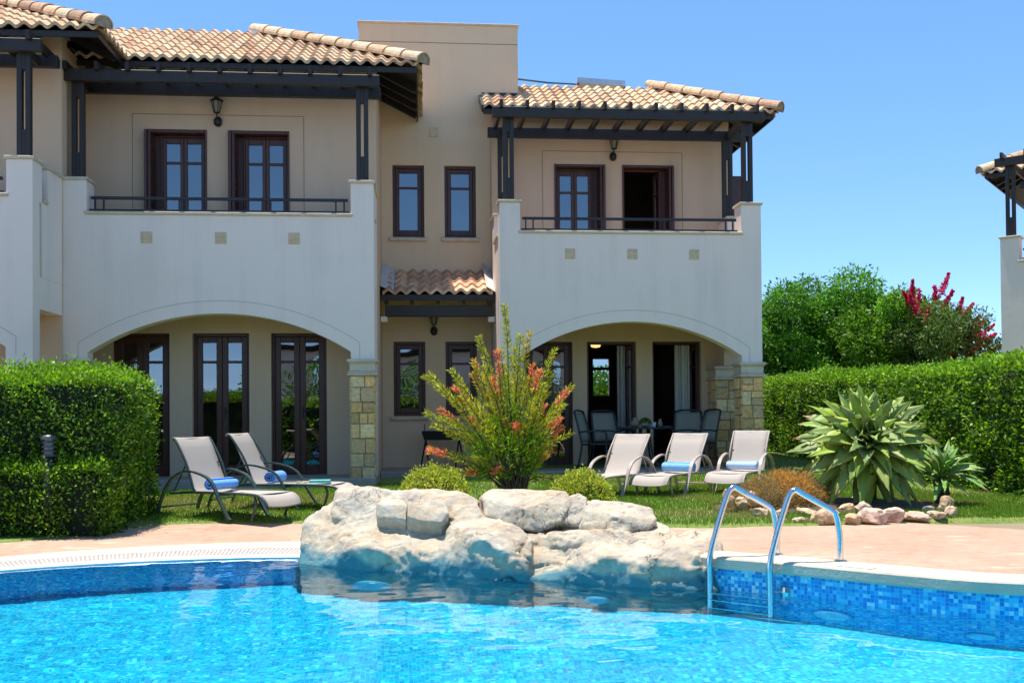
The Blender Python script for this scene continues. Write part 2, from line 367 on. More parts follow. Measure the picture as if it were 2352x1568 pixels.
def leaf_frame(f, g, x0, x1, z0, z1, y, st=.095, tr=.10, br=.16, bar=.30, th=.045):
    f.bbox(x0, x0+st, y, y+th, z0, z1); f.bbox(x1-st, x1, y, y+th, z0, z1)
    f.bbox(x0+st, x1-st, y+.002, y+th-.002, z1-tr, z1); f.bbox(x0+st, x1-st, y+.002, y+th-.002, z0, z0+br)
    zb = z1-tr-bar; f.bbox(x0+st, x1-st, y+.004, y+th-.004, zb-.045, zb)
    for a, b in ((z0+br, zb-.045), (zb, z1-tr)):
        g.face([(x0+st, y+.022, a), (x1-st, y+.022, a), (x1-st, y+.022, b), (x0+st, y+.022, b)])
def french_door(root, x0, x1, z0, z1, Y, shutters=None, mode='closed', st=.095, fold=None):
    """Y = outer face of the wall; the door stands 12 cm back in its opening"""
    y = Y+.12; fr = MB(); t = .05; fx0, fx1 = x0, x1
    if fold:
        y = Y+.17; fr.bbox(x0, x0+.03, Y-.03, y+.07, z0, z1); fr.bbox(x1-.03, x1, Y-.03, y+.07, z0, z1); fr.bbox(x0+.03, x1-.03, Y-.012, y+.07, z1-.05, z1)
        t = .032; x0, x1 = (x0+.22, x1-.04) if fold == 'l' else (x0+.04, x1-.22); z1 -= .052
        a, b = (fx0+.034, x0-.006) if fold == 'l' else (x1+.006, fx1-.034)
        fr.bbox(a, b, y+.03, y+.06, z0, z1)
    fr.bbox(x0, x0+t, y-.01, y+.07, z0, z1); fr.bbox(x1-t, x1, y-.01, y+.07, z0, z1); fr.bbox(x0+t, x1-t, y-.008, y+.068, z1-t, z1)
    d = fr.build('french_door', DOORW, root); xm = (x0+x1)/2
    if mode == 'closed':
        g = MB()
        for a, b in ((x0+t, xm-.002), (xm+.002, x1-t)):
            f = MB(); leaf_frame(f, g, a, b, z0+.01, z1-t-.003, y+.008, st); f.build('door_leaf', DOORW, d)
        g.build('pane', GLASS, d)
        h = MB(); h.bbox(xm+.035, xm+.06, y-.012, y+.006, z0+.95, z0+1.15, .003); h.tube([(xm+.047, y-.012, z0+1.07), (xm+.047, y-.05, z0+1.07), (xm+.14, y-.05, z0+1.07)], .008, 6); h.build('handle', IRON, d)
    else:
        for sgn, xh in ((1, x0+t), (-1, x1-t)):
            f = MB(); g = MB(); wd = (x1-x0)/2-t; leaf_frame(f, g, 0, wd, z0+.01, z1-t-.003, 0, st)
            an = R_(82)*sgn; ca, sa = math.cos(an), math.sin(an)
            def tr(p):
                px = p[0]*sgn; return (xh + px*ca - p[1]*sa*1, y+.02 + px*sa + p[1]*ca, p[2])
            f.v = [tr(p) for p in f.v]; g.v = [tr(p) for p in g.v]
            lf = f.build('door_leaf', DOORW, d); g.build('pane', GLASS, d)
    if fold:
        for k in range(2):
            a, b = (fx0+.036+k*.048, fx0+.078+k*.048) if fold == 'l' else (fx1-.078-k*.048, fx1-.036-k*.048)
            m = MB(); m.bbox(a, b, Y-.20+.05*k, y+.02, z0+.02, z1-.004, .004)
            f0, f1 = (b, b+.008) if fold == 'l' else (a-.008, a)
            for q in range(30): zz = z0+.12+(z1-z0-.26)*q/30.; m.bbox(f0, f1, Y-.16+.05*k, y-.03, zz, zz+.035, .003)
            m.build('shutter', DOORW, d)
    if shutters:
        for s in shutters:
            x = x0 if s == 'l' else x1; m = MB(); a, b = (x-.04, x-.004) if s == 'l' else (x+.004, x+.04)
            wd = .36; m.bbox(a, b, Y-wd, Y+.0, z0+.02, z1-.005, .004)
            for k in range(4):   # raised rails and slats of the shutter
                zz = z0+.02+(z1-z0-.05)*k/3.; m.bbox(a-.006, b+.006, Y-wd+.004, Y-.01, min(zz, z1-.09), min(zz, z1-.09)+.07, .003)
            m.bbox(a-.005, b+.005, Y-wd-.002, Y-wd+.06, z0+.022, z1-.007, .003); m.bbox(a-.005, b+.005, Y-.07, Y-.004, z0+.022, z1-.007, .003)
            m.build('shutter', DOORW, d)
    return d
def window(root, x0, x1, z0, z1, Y, lower=False):
    y = Y+.09; fr = MB(); t = .055
    fr.bbox(x0, x0+t, y-.02, y+.06, z0, z1); fr.bbox(x1-t, x1, y-.02, y+.06, z0, z1); fr.bbox(x0+t, x1-t, y-.018, y+.058, z1-t, z1); fr.bbox(x0+t, x1-t, y-.018, y+.058, z0, z0+t)
    w = fr.build('window', DOORW, root); f = MB(); g = MB()
    leaf_frame(f, g, x0+t+.002, x1-t-.002, z0+t+.002, z1-t-.002, y, .075, .085, .10, .26, .045)
    f.build('frame', DOORW, w); g.build('pane', GLASS, w)
    s = MB(); s.bbox(x0-.06, x1+.06, Y-.06, Y+.085, z0-.075, z0-.004, .008); s.build('sill', CAPST, w); return w
def pergola(root, X0, X1, Yf, Yb, zt=6.72, back_posts=True):
    p = MB(); p.bbox(X0-.10, X1+.10, Yf+.03, Yf+.13, zt-.178, zt, .006); pg = p.build('pergola', WOOD, root)
    b = MB(); b.bbox(X0-.10, X1+.10, Yb-.05, Yb+.05, zt-.178, zt, .006); b.build('beam', WOOD, pg)
    def post(xc, yc, zb, ztop):
        m = MB(); m.bbox(xc-.095, xc-.025, yc-.05, yc+.05, zb, ztop, .004); m.bbox(xc+.025, xc+.095, yc-.05, yc+.05, zb, ztop, .004)
        m.bbox(xc-.0245, xc+.0245, yc-.045, yc+.045, zb, zb+.42, .003); m.bbox(xc-.024, xc+.024, yc-.045, yc+.045, ztop-.35, ztop+.06, .003); m.build('post', WOOD, pg)
    for xc in (X0+.18, X1-.18): post(xc, Yf+.20, 5.03, zt-.06)
    if back_posts:
        for xc in (X0+.18, X1-.18): post(xc, Yb+.0, 5.03 if back_posts == True else back_posts, zt-.179)
    x = X0-.02; n = int((X1-X0)/.46)
    for i in range(n+1):
        xx = X0+.05+(X1-X0-.1)*i/n
        r = MB(); r.mesh([], []); r.bar((xx, Yf-.05, zt+.03), (xx, Yb+.5, zt+.03), .055, .13); r.build('rafter', WOOD, pg)
    for xc in (X0+.18, X1-.18):
        m = MB(); m.bbox(xc-.022, xc+.022, Yf+.131, Yb-.051, zt-.17, zt-.03, .003); m.build('side_beam', WOOD, pg)
    return pg
def railing(root, a, b, zb, name='balcony_railing', axis='x', y=0):
    """low iron railing on a parapet from a to b"""
    m = MB(); P = (lambda u, z: Vector((u, y, z))) if axis == 'x' else (lambda u, z: Vector((y, u, z)))
    m.bar(P(a, zb+.235), P(b, zb+.235), .05, .042); m.bar(P(a-.02, zb+.045), P(b+.02, zb+.045), .04, .026)
    n = max(1, round((b-a)/1.25)); us = []
    for i in range(n+1):
        u = a+.06+(b-a-.12)*i/n; us += [u, u+(.13 if i < n else -.13)]
    for u in us: m.bar(P(u, zb+.04), P(u, zb+.23), .024, .024, up=(0,1,0) if axis == 'x' else (1,0,0))
    for i in range(n+1):
        u = a+.06+(b-a-.12)*i/n; m.bar(P(u, zb-.01), P(u, zb+.05), .03, .03, up=(0,1,0) if axis == 'x' else (1,0,0))
    return m.build(name, IRON, root)
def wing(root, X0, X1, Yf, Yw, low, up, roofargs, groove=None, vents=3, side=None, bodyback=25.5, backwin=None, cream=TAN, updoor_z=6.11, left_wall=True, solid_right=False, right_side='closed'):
    pw = .36; sw = .38; zc = 2.2; zp = 4.45
    # front wall with the segmental arch
    xa, xb = X0+pw+.01, X1-pw-.01; hw = (xb-xa)/2; xm = (xa+xb)/2; zs, zap = 2.32, 2.92; rise = zap-zs
    Rr = (hw*hw+rise*rise)/(2*rise); cz = zap-Rr; a0 = math.asin(hw/Rr); arc = [(xm+Rr*math.sin(-a0+2*a0*i/40), cz+Rr*math.cos(-a0+2*a0*i/40)) for i in range(41)]
    poly = [(X0, zc+.003)] + [(xa, zc+.003)] + arc + [(xb, zc+.003), (X1, zc+.003), (X1, 4.98), (X1-pw, 4.98), (X1-pw, zp), (X0+pw, zp), (X0+pw, 4.98), (X0, 4.98)]
    if solid_right: poly = [(xb, -.1) if p == (xb, zc+.003) else (X1, -.1) if p == (X1, zc+.003) else p for p in poly]
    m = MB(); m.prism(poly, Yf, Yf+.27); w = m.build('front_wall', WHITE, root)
    # arch groove: a thin bead 20 cm outside the arch
    g = MB(); R2 = Rr+.2; pts = []
    a1 = math.asin(min(.999, (hw+.14)/R2))
    for i in range(41): an = -a1+2*a1*i/40; pts.append((xm+R2*math.sin(an), cz+R2*math.cos(an)))
    pts = [(pts[0][0], zc+.01)] + pts + [(pts[-1][0], zc+.01)]
    for (p, q) in zip(pts, pts[1:]): g.bar((p[0], Yf+.001, p[1]), (q[0], Yf+.001, q[1]), .010, .010, up=(0,1,0))
    g.build('arch_trim', GROOVEW, w)
    c = MB(); c.bbox(X0+pw-.03, X1-pw+.03, Yf-.03, Yf+.30, zp+.002, zp+.05, .008); c.build('parapet_cap', CAPST, root)
    for a, b in ((X0, X0+pw), (X1-pw, X1)):
        c = MB(); c.bbox(a-.03, b+.03, Yf-.03, Yf+.40, 4.983, 5.03, .008); c.build('parapet_cap', CAPST, root)
    for a, b in ((X0, X0+pw), (X1-pw, X1)): s = MB(); s.box(a, b, Yf+.2705, Yf+.37, zp-.02, 4.98); s.build('parapet_post', WHITE, root)
    s = MB()
    # side parapets and rear parapet pillars
    for k, (a, b) in enumerate(((X0, X0+.22), (X1-.22, X1))):
        if k == 0 and not left_wall: continue
        s.box(a+.003, b-.003, Yf+.368, Yw-.60, 3.35, zp-.002); s.box(a, b, Yw-.60, Yw-.002, 3.35, 4.98)
        s.build('side_parapet', WHITE, root); s = MB()
    for k, (a, b) in enumerate(((X0, X0+.22), (X1-.22, X1))):
        if k == 0 and not left_wall: continue
        c2 = MB(); c2.bbox(a-.03, b+.03, Yf+.41, Yw-.63, zp+.002, zp+.045, .008); c2.build('parapet_cap', CAPST, root)
        c2 = MB(); c2.bbox(a-.03, b+.03, Yw-.63, Yw-.004, 4.983, 5.03, .008); c2.build('parapet_cap', CAPST, root)
    v = (X1-X0)
    for i in range(vents):
        vx = X0+v*(.265+.237*i); mv = MB(); mv.bbox(vx-.088, vx+.088, Yf-.012, Yf+.02, 4.01, 4.19, .006)
        mv.mesh([(vx-.05, Yf-.0125, 4.05), (vx+.05, Yf-.0125, 4.05), (vx+.05, Yf-.0125, 4.15), (vx-.05, Yf-.0125, 4.15)], [(0,1,2,3)]); mv.build('vent', VENTM, root)
    pier(root, X0, X0+sw, Yf-.012, Yf+.40)
    if not solid_right: pier(root, X1-sw, X1, Yf-.012, Yf+.40)
    m = MB()
    if left_wall: m.box(X0+.002, X0+.212, Yf+.41, Yw-.003, .331, 3.345); m.build('side_wall', WHITE, root); m = MB()
    if right_side == 'closed': m.box(X1-.212, X1-.002, Yf+.41, Yw-.003, .331, 3.345)
    elif right_side == 'header': m.box(X1-.218, X1-.002, Yf+.275, Yw-.003, 2.88, 3.345)
    elif right_side == 'arch':
        pier(root, X1-.46, X1, Yw-.55, Yw-.01)
        m.box(X1-.30, X1-.004, Yw-.54, Yw-.004, 2.21, 3.345)
        yy = [Yf+.275+(Yw-.55-Yf-.275)*i/12 for i in range(13)]
        for p, q in zip(yy, yy[1:]):
            t = ((p+q)/2-yy[0])/(yy[-1]-yy[0])*2-1; m.box(X1-.30, X1-.006, p, q, 2.3+.5*math.sqrt(max(0, 1-t*t)), 3.345)
    if m.v: m.build('side_wall', WHITE if right_side != 'arch' else cream, root)
    # slabs
    f = MB(); f.bbox(X0-.02, X1+.02, Yf-.12, Yw+.02, -.1, .33, .012); f.build('porch_floor', PORCHF, root)
    f = MB(); f.bbox(X0+.25, X1-.25, Yf-.62, Yf-.122, -.1, .175, .012); f.build('step', PORCHF, root)
    f = MB(); f.box(X0+.004, X1-.004, Yf+.272, Yw-.002, 3.32, 3.6); f.build('balcony_floor', cream, root)
    # back wall, doors
    holes = [(a, b, .33, 2.71) for a, b in low] + [(a, b, 3.6, updoor_z) for a, b in up]
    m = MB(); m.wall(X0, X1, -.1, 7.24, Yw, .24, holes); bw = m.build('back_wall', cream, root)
    if groove:
        g = MB(); a, b, zt = groove
        for p, q in (((a, 4.4), (a, zt)), ((a, zt), (b, zt)), ((b, zt), (b, 4.4))): g.bar((p[0], Yw+.001, p[1]), (q[0], Yw+.001, q[1]), .010, .012, up=(0,1,0))
        g.build('groove_trim', GROOVET, bw)
    # body: side and rear walls, interior
    m = MB()
    m.box(X1-.24, X1, Yw+.242, bodyback, -.1, 7.1)
    m.box(X0, X0+.24, Yw+.242, bodyback, -.1, 7.1)
    m.wall(X0+.242, X1-.242, -.1, 7.1, bodyback-.25, .24, [backwin] if backwin else [])
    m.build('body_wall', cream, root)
    yi = bodyback-.27
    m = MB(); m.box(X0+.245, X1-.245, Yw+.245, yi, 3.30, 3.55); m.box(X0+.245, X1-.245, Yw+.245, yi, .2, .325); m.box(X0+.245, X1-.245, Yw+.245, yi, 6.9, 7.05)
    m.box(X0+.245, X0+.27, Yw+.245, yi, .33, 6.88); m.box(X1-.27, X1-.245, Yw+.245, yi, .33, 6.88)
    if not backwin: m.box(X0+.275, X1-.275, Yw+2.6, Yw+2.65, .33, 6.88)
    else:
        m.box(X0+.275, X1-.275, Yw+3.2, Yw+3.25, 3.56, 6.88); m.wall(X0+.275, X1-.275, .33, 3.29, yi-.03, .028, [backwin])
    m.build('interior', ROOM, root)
    if roofargs: roof(root, **roofargs)
    return w
# ------------------------------------------------------------------ the villas
HG = 'attached holiday villas facing the pool'
# far left neighbour
v1 = empty('villa', (-7.8, 15.05, .1), label='neighbouring white villa cut off by the left edge, standing forward of the others', cat='villa', group=HG)
wing(v1, -10.2, -5.46, 15.05, 16.25, [(-9.3, -8.4), (-7.6, -6.7)], [(-9.2, -8.4), (-7.9, -7.1)],
     dict(x0=-12, x1=-4.68, ye=15.65, ze=7.09, a=3.19, left='run', depth=3.0), right_side='header', solid_right=True)
pergola(v1, -10.2, -5.46, 15.05, 15.80, back_posts=False)
railing(v1, -9.75, -5.92, 4.50, y=15.18); railing(v1, 15.45, 16.05, 4.50, axis='y', y=-5.57)
for a, b in ((-9.3, -8.4), (-7.6, -6.7)): french_door(v1, a, b, .33, 2.71, 16.25)
for a, b in ((-9.2, -8.4), (-7.9, -7.1)): french_door(v1, a, b, 3.6, 6.11, 16.25)
# left wing
v2 = empty('villa', (-3.1, 16.3, .1), label='white villa with wide arch behind two green-framed loungers, left of the tower', cat='villa', group=HG)
LOW = [(-5.07, -4.14), (-3.77, -2.84), (-2.48, -1.56)]; UP = [(-4.53, -3.52), (-3.17, -2.16)]
wing(v2, -5.47, -.71, 16.3, 17.45, LOW, UP, dict(x0=-6.6, x1=.06, ye=16.9, ze=7.09, a=3.19, left='run', depth=2.88), groove=(-4.73, -1.92, 6.36), left_wall=False)
pergola(v2, -5.47, -.71, 16.3, 17.0, back_posts=False)
railing(v2, -5.08, -1.12, 4.50, y=16.43)
for a, b in LOW: french_door(v2, a, b, .33, 2.71, 17.45)
for a, b in UP: french_door(v2, a, b, 3.6, 6.10, 17.45, fold='l', st=.058)
m = MB(); m.box(-.95, -.713, 17.70, 19.795, -.1, 7.05); m.build('side_wall', WHITE, v2)
# tower and right wing
v3 = empty('villa', (2.5, 17.6, .2), label='cream villa with square stair tower and open upstairs door, behind three sunlit loungers', cat='villa', group=HG)
LOW = [(2.02, 2.92), (3.20, 4.16), (4.48, 5.44)]; UP = [(2.60, 3.59), (3.92, 4.93)]
BW = [(at(1358, 820, 25.2).x), at(1402, 820, 25.2).x, at(1380, 913, 25.2).z, at(1380, 820, 25.2).z]
wing(v3, 1.39, 6.03, 17.6, 19.44, LOW, UP, dict(x0=1.21, x1=6.83, ye=18.9, ze=7.03, a=2.03, left='run', depth=5.5), groove=(2.37, 5.10, 6.37), right_side='arch', backwin=tuple(BW), cream=TAN)
pergola(v3, 1.39, 6.03, 17.6, 18.97, zt=6.66)
railing(v3, 1.80, 5.62, 4.50, y=17.73)
french_door(v3, *LOW[0], .33, 2.71, 19.44); french_door(v3, *LOW[1], .33, 2.71, 19.44, mode='open'); french_door(v3, *LOW[2], .33, 2.71, 19.44, mode='open')
french_door(v3, *UP[0], 3.6, 6.12, 19.44, fold='r', st=.058); french_door(v3, *UP[1], 3.6, 6.12, 19.44, fold='r', mode='open')
# back door of the ground floor room, seen through the open leaf
m = MB(); a, b, z0, z1 = BW; yb = 25.2
for x in (a, b-.04): m.box(x, x+.04, yb-.02, yb+.04, z0, z1)
m.box(a+.04, b-.04, yb-.018, yb+.038, z0, z0+.05); m.box(a+.04, b-.04, yb-.018, yb+.038, z1-.05, z1); zm = z0+(z1-z0)*.68; m.box(a+.04, b-.04, yb-.016, yb+.036, zm, zm+.07)
bd = m.build('window', DOORW, v3); g = MB(); g.face([(a+.04, yb+.01, z0+.05), (b-.04, yb+.01, z0+.05), (b-.04, yb+.01, z1-.05), (a+.04, yb+.01, z1-.05)]); g.build('pane', GLASS, bd)
def curtain(x0, x1, y, z0, z1):
    c = MB(); n = 44; P = []
    for i in range(n+1):
        t = i/n; P.append((x0+(x1-x0)*t, y+.03*math.sin(t*math.pi*9)+.012*math.sin(t*31)))
    vs = [(x, yy, z0) for x, yy in P] + [(x+.01*math.sin(i), yy*1, z1) for i, (x, yy) in enumerate(P)]
    c.mesh(vs, [(i, i+1, n+2+i, n+1+i) for i in range(n)]); c.build('curtain', CURT, v3, smooth=True)
curtain(3.88, 4.04, 19.95, .36, 2.66); curtain(5.00, 5.30, 19.80, .36, 2.66)
# tower
WN = [(-.50, .11, 4.75, 6.15), (.50, 1.11, 4.75, 6.15), (-.50, .11, 1.31, 2.74), (.50, 1.11, 1.31, 2.74)]
m = MB(); m.wall(-1.13, 1.95, -.1, 8.88, 19.8, .25, WN)
m.box(-1.13, -.88, 20.052, 22.8, -.1, 8.88); m.box(1.70, 1.95, 20.052, 22.8, -.1, 8.88); m.box(-.878, 1.698, 22.55, 22.8, -.1, 8.88); m.box(-.878, 1.698, 20.052, 22.548, 8.6, 8.8)
tw = m.build('tower_wall', CREAM, v3)
m = MB(); m.bbox(-1.155, 1.975, 19.775, 22.82, 8.882, 8.925, .008); m.build('tower_cap', CAPST, tw)
m = MB(); m.bar((-1.13, 19.801, 8.53), (1.95, 19.801, 8.53), .011, .012); m.build('groove_trim', GROOVET, tw)
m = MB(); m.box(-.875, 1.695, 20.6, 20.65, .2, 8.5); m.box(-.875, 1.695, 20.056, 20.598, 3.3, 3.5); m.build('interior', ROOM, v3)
for w_ in WN: window(v3, *w_, 19.8)
m = MB(); m.bbox(.21, .385, 19.785, 19.82, 6.70, 6.88, .006); m.build('vent', VENTM, v3)
# little tiled porch between the wings
t = MB(); tile_slope(t, (-.66, 18.62, 3.53), (1,0,0), (0,1,0), 2.0, 1.17, .46, lambda u: 99, TILED); pr = t.build('porch_roof', TILE, v3)
m = MB(); m.face([(-.70, 18.66, 3.50), (1.37, 18.66, 3.50), (1.37, 19.79, 4.02), (-.70, 19.79, 4.02)]); m.build('soffit', SOFF, pr)
m = MB(); m.bbox(-.69, 1.37, 18.655, 18.685, 3.40, 3.515, .004); m.build('fascia', WOOD, pr)
m = MB(); m.bbox(-.62, 1.33, 18.70, 18.86, 3.12, 3.315, .008); m.build('beam', WOOD, pr)
for i in range(5): m = MB(); x = -.60+i*.47; m.bar((x, 18.70, 3.385), (x, 19.79, 3.385+.5), .07, .11); m.build('rafter', WOOD, pr)
for x in (-.70, 1.26): m = MB(); m.bbox(x, x+.12, 18.72, 18.90, 3.02, 3.118, .006); m.build('bracket', WHITE, pr)
for x0, x1 in ((-.705, -.46), (1.22, 1.385)):
    m = MB(); m.mesh([(x0, 18.62, 3.66), (x1, 18.60, 3.56), (x1, 19.79, 4.13), (x0, 19.79, 4.27)], [(0,1,2,3)]); m.build('flashing', FLASH, pr)
m = MB(); m.bbox(-.70, 1.37, 18.2, 19.78, -.1, .325, .01); m.build('porch_floor', PORCHF, v3)
# mortar verge at the left end of the upper roof, and roof-wall flashing
m = MB(); m.bar((1.205, 18.9, 7.0), (1.205, 20.4, 7.77), .05, .13); m.bar((1.24, 19.795, 7.53), (1.95, 19.795, 7.53), .03, .10); m.build('verge', IRON, v3)
# shutter folded open on the side wall of the right wing
m = MB(); m.bbox(6.035, 6.39, 19.62, 19.66, 3.95, 5.98, .006); m.bbox(6.07, 6.36, 19.612, 19.62, 4.05, 4.9, .004); m.bbox(6.07, 6.36, 19.612, 19.62, 5.0, 5.9, .004); m.build('shutter', DOORW, v3)
# far right villa, turned towards the pool
v4 = empty('villa', (0, 0, 0), label='distant villa cut off by the right edge, its corner post above the hedge', cat='villa', group=HG)
wing(v4, 0, 4.7, 0, 3.3, [(1, 1.9), (2.6, 3.5)], [(.9, 1.7), (2.6, 3.4)], dict(x0=-.94, x1=6.5, ye=2.75, ze=7.03, a=2.6, left='hip', right='run', depth=5), bodyback=8)
pergola(v4, 0, 4.7, 0, 2.8, back_posts=False); railing(v4, .42, 4.3, 4.5, y=.13)
for a, b in ((1, 1.9), (2.6, 3.5)): french_door(v4, a, b, .33, 2.71, 3.3)
for a, b in ((.9, 1.7), (2.6, 3.4)): french_door(v4, a, b, 3.6, 6.11, 3.3, shutters='lr')
q = gnd(2297, 544, 5.03); place(v4, (q.x, q.y, 0), R_(-42))
# ------------------------------------------------------------------ lanterns
def lantern(x, y, z, label):
    r = empty('wall_lantern', (0, 0, 0), label=label, cat='wall lamp', group='black wall lanterns on the villas')
    m = MB(); m.lathe([(.012, -.16), (.05, -.155), (.068, -.12), (.068, -.06), (.045, -.025), (.02, -.01)], 0, -.035, 14); m.bbox(-.035, .035, -.04, -.001, -.17, 0, .01); m.build('wall_plate', IRON, r, smooth=True)
    m = MB(); m.tube([(0, -.05, -.06), (0, -.10, -.05), (0, -.135, -.02), (0, -.14, .03)], .011, 8); m.build('arm', IRON, r, smooth=True)
    m = MB(); c = (0, -.14)
    for i in range(6):
        a = math.pi*2*i/6; m.bar((c[0]+.045*math.cos(a), c[1]+.045*math.sin(a), .03), (c[0]+.09*math.cos(a), c[1]+.09*math.sin(a), .22), .012, .012)
        a2 = math.pi*2*(i+1)/6
        for rr, zq in ((.045, .03), (.09, .22)): m.bar((c[0]+rr*math.cos(a), c[1]+rr*math.sin(a), zq), (c[0]+rr*math.cos(a2), c[1]+rr*math.sin(a2), zq), .013, .013)
    m.build('cage', IRON, r)
    m = MB(); m.lathe([(.04, .035), (.084, .215)], 0, -.14, 6); m.build('glass', LGLASS, r)
    m = MB(); m.lathe([(.115, .222), (.11, .236), (.06, .265), (.045, .285), (.02, .30), (.018, .32), (.004, .335)], 0, -.14, 6); m.build('cap', IRON, r)
    place(r, (x, y, z))
lantern_specs = [(-3.33, 17.45, 6.33, 'black lantern above the upstairs doors of the left white villa'), (3.74, 19.44, 6.36, 'black lantern above the upstairs doors of the right villa'), (.28, 19.8, 3.03, 'black lantern under the small tiled porch between the villas')]
for x, y, z, lb in lantern_specs: lantern(x, y, z, lb)
# ------------------------------------------------------------------ pool
def catmull(P, n, closed=True):
    out = []; m = len(P)
    for i in range(m if closed else m-1):
        p0, p1, p2, p3 = (P[(i-1) % m], P[i], P[(i+1) % m], P[(i+2) % m]) if closed else (P[max(i-1, 0)], P[i], P[i+1], P[min(i+2, m-1)])
        for k in range(n):
            t = k/n; out.append(tuple(.5*((2*b)+(-a+c)*t+(2*a-5*b+4*c-d)*t*t+(-a+3*b-3*c+d)*t**3) for a, b, c, d in zip(p0, p1, p2, p3)))
    if not closed: out.append(tuple(P[-1]))
    return out
key = [(-5.9, 5.3), (-5.5, 6.9), (-4.6, 8.2), (-3.52, 8.97), (-2.63, 9.33), (-1.75, 9.47), (-1.0, 9.42), (-.1, 9.1), (.8, 8.5), (1.5, 7.95)]
key += [tuple(gnd(px, py, .23))[:2] for px, py in ((1643, 1279), (1781, 1290), (2068, 1317), (2352, 1337))]
key += [(4.9, 5.55), (6.1, 5.0), (7.0, 4.0), (7.0, 2.6), (5.5, 1.6), (2.5, 1.3), (-1, 1.25), (-4.2, 1.5), (-5.6, 2.9)]
OUT = np.array(catmull(key, 14)); NO = len(OUT)
tn = np.roll(OUT, -1, 0) - np.roll(OUT, 1, 0); tn /= np.linalg.norm(tn, axis=1, keepdims=True); ON = np.stack([-tn[:, 1], tn[:, 0]], 1)
if np.mean(np.sum(ON*(OUT-OUT.mean(0)), 1)) < 0: ON = -ON
ARC = np.concatenate([[0], np.cumsum(np.linalg.norm(np.diff(OUT, axis=0), axis=1))])
def inside(x, y):
    c = False; j = NO-1
    for i in range(NO):
        if (OUT[i, 1] > y) != (OUT[j, 1] > y) and x < (OUT[j, 0]-OUT[i, 0])*(y-OUT[i, 1])/(OUT[j, 1]-OUT[i, 1])+OUT[i, 0]: c = not c
        j = i
    return c
def depth(x, y): return 1.38 - .62*sm((x+2.5)/5.0)
def mosaic(name, attr, size, cols, grout, wob=0., rough=.25):
    m, nt, b = new_mat(name)
    a = N(nt, 'ShaderNodeAttribute', attribute_name=attr); src = a.outputs['Vector']
    sc_ = N(nt, 'ShaderNodeVectorMath', operation='SCALE'); sc_.inputs['Scale'].default_value = 1/size; L(nt, src, sc_.inputs[0])
    fl = N(nt, 'ShaderNodeVectorMath', operation='FLOOR'); L(nt, sc_.outputs[0], fl.inputs[0])
    wn = N(nt, 'ShaderNodeTexWhiteNoise', noise_dimensions='3D'); L(nt, fl.outputs[0], wn.inputs['Vector'])
    rp = ramp(nt, cols, 'CONSTANT'); L(nt, wn.outputs['Value'], rp.inputs[0])
    fr = N(nt, 'ShaderNodeVectorMath', operation='FRACTION'); L(nt, sc_.outputs[0], fr.inputs[0])
    sx = N(nt, 'ShaderNodeSeparateXYZ'); L(nt, fr.outputs[0], sx.inputs[0])
    def edge(o):
        s = N(nt, 'ShaderNodeMath', operation='SUBTRACT'); s.inputs[1].default_value = .5; L(nt, o, s.inputs[0])
        ab = N(nt, 'ShaderNodeMath', operation='ABSOLUTE'); L(nt, s.outputs[0], ab.inputs[0]); return ab.outputs[0]
    mxm = N(nt, 'ShaderNodeMath', operation='MAXIMUM'); L(nt, edge(sx.outputs[0]), mxm.inputs[0]); L(nt, edge(sx.outputs[1]), mxm.inputs[1])
    gt = N(nt, 'ShaderNodeMath', operation='GREATER_THAN'); gt.inputs[1].default_value = .455; L(nt, mxm.outputs[0], gt.inputs[0])
    # slow drift of the tile mix over the pool
    n = N(nt, 'ShaderNodeTexNoise', Scale=1.3, Detail=3); L(nt, src, n.inputs['Vector'])
    mr = N(nt, 'ShaderNodeMapRange'); mr.inputs[1].default_value = .3; mr.inputs[2].default_value = .7; mr.inputs[3].default_value = .85; mr.inputs[4].default_value = 1.12; L(nt, n.outputs['Fac'], mr.inputs[0])
    vs = N(nt, 'ShaderNodeVectorMath', operation='SCALE'); L(nt, rp.outputs[0], vs.inputs[0]); L(nt, mr.outputs[0], vs.inputs['Scale'])
    mix = N(nt, 'ShaderNodeMix', data_type='RGBA'); L(nt, gt.outputs[0], mix.inputs['Factor']); L(nt, vs.outputs[0], mix.inputs['A']); mix.inputs['B'].default_value = (*grout, 1)
    L(nt, mix.outputs['Result'], b.inputs['Base Color']); b.inputs['Roughness'].default_value = rough
    return m
MOSW = mosaic('mosaic_wall', 'muv', .026, [(0, (.004, .24, .66)), (.28, (.006, .34, .77)), (.52, (.02, .47, .84)), (.70, (.08, .61, .88)), (.84, (.26, .75, .91)), (.94, (.45, .83, .93))], (.10, .56, .84))
MOSF = mosaic('mosaic_floor', 'muv', .027, [(0, (.001, .32, .64)), (.28, (.002, .41, .71)), (.55, (.003, .49, .76)), (.78, (.012, .59, .81)), (.92, (.06, .70, .86))], (.06, .60, .80))
def uvmesh(name, vs, fs, uv, mat, **kw):
    me = bpy.data.meshes.new(name); me.from_pydata(vs, [], fs); me.materials.append(mat)
    a = me.attributes.new('muv', 'FLOAT_VECTOR', 'POINT'); a.data.foreach_set('vector', np.array(uv, dtype=np.float32).ravel())
    me.update(); o = bpy.data.objects.new(name, me); COL.objects.link(o); tag(o, **kw); return o
vs, fs, uv = [], [], []
for i in range(NO+1):
    x, y = OUT[i % NO]; d = depth(x, y); u = ARC[i] if i < NO else ARC[-1]+np.linalg.norm(OUT[0]-OUT[-1])
    for z in (gz(x, y)-.012, -d-.1): vs.append((x, y, z)); uv.append((u, z, 0))
for i in range(NO): fs.append((2*i, 2*i+1, 2*i+3, 2*i+2))
pool_wall = uvmesh('pool_wall', vs, fs, uv, MOSW, kind='structure')
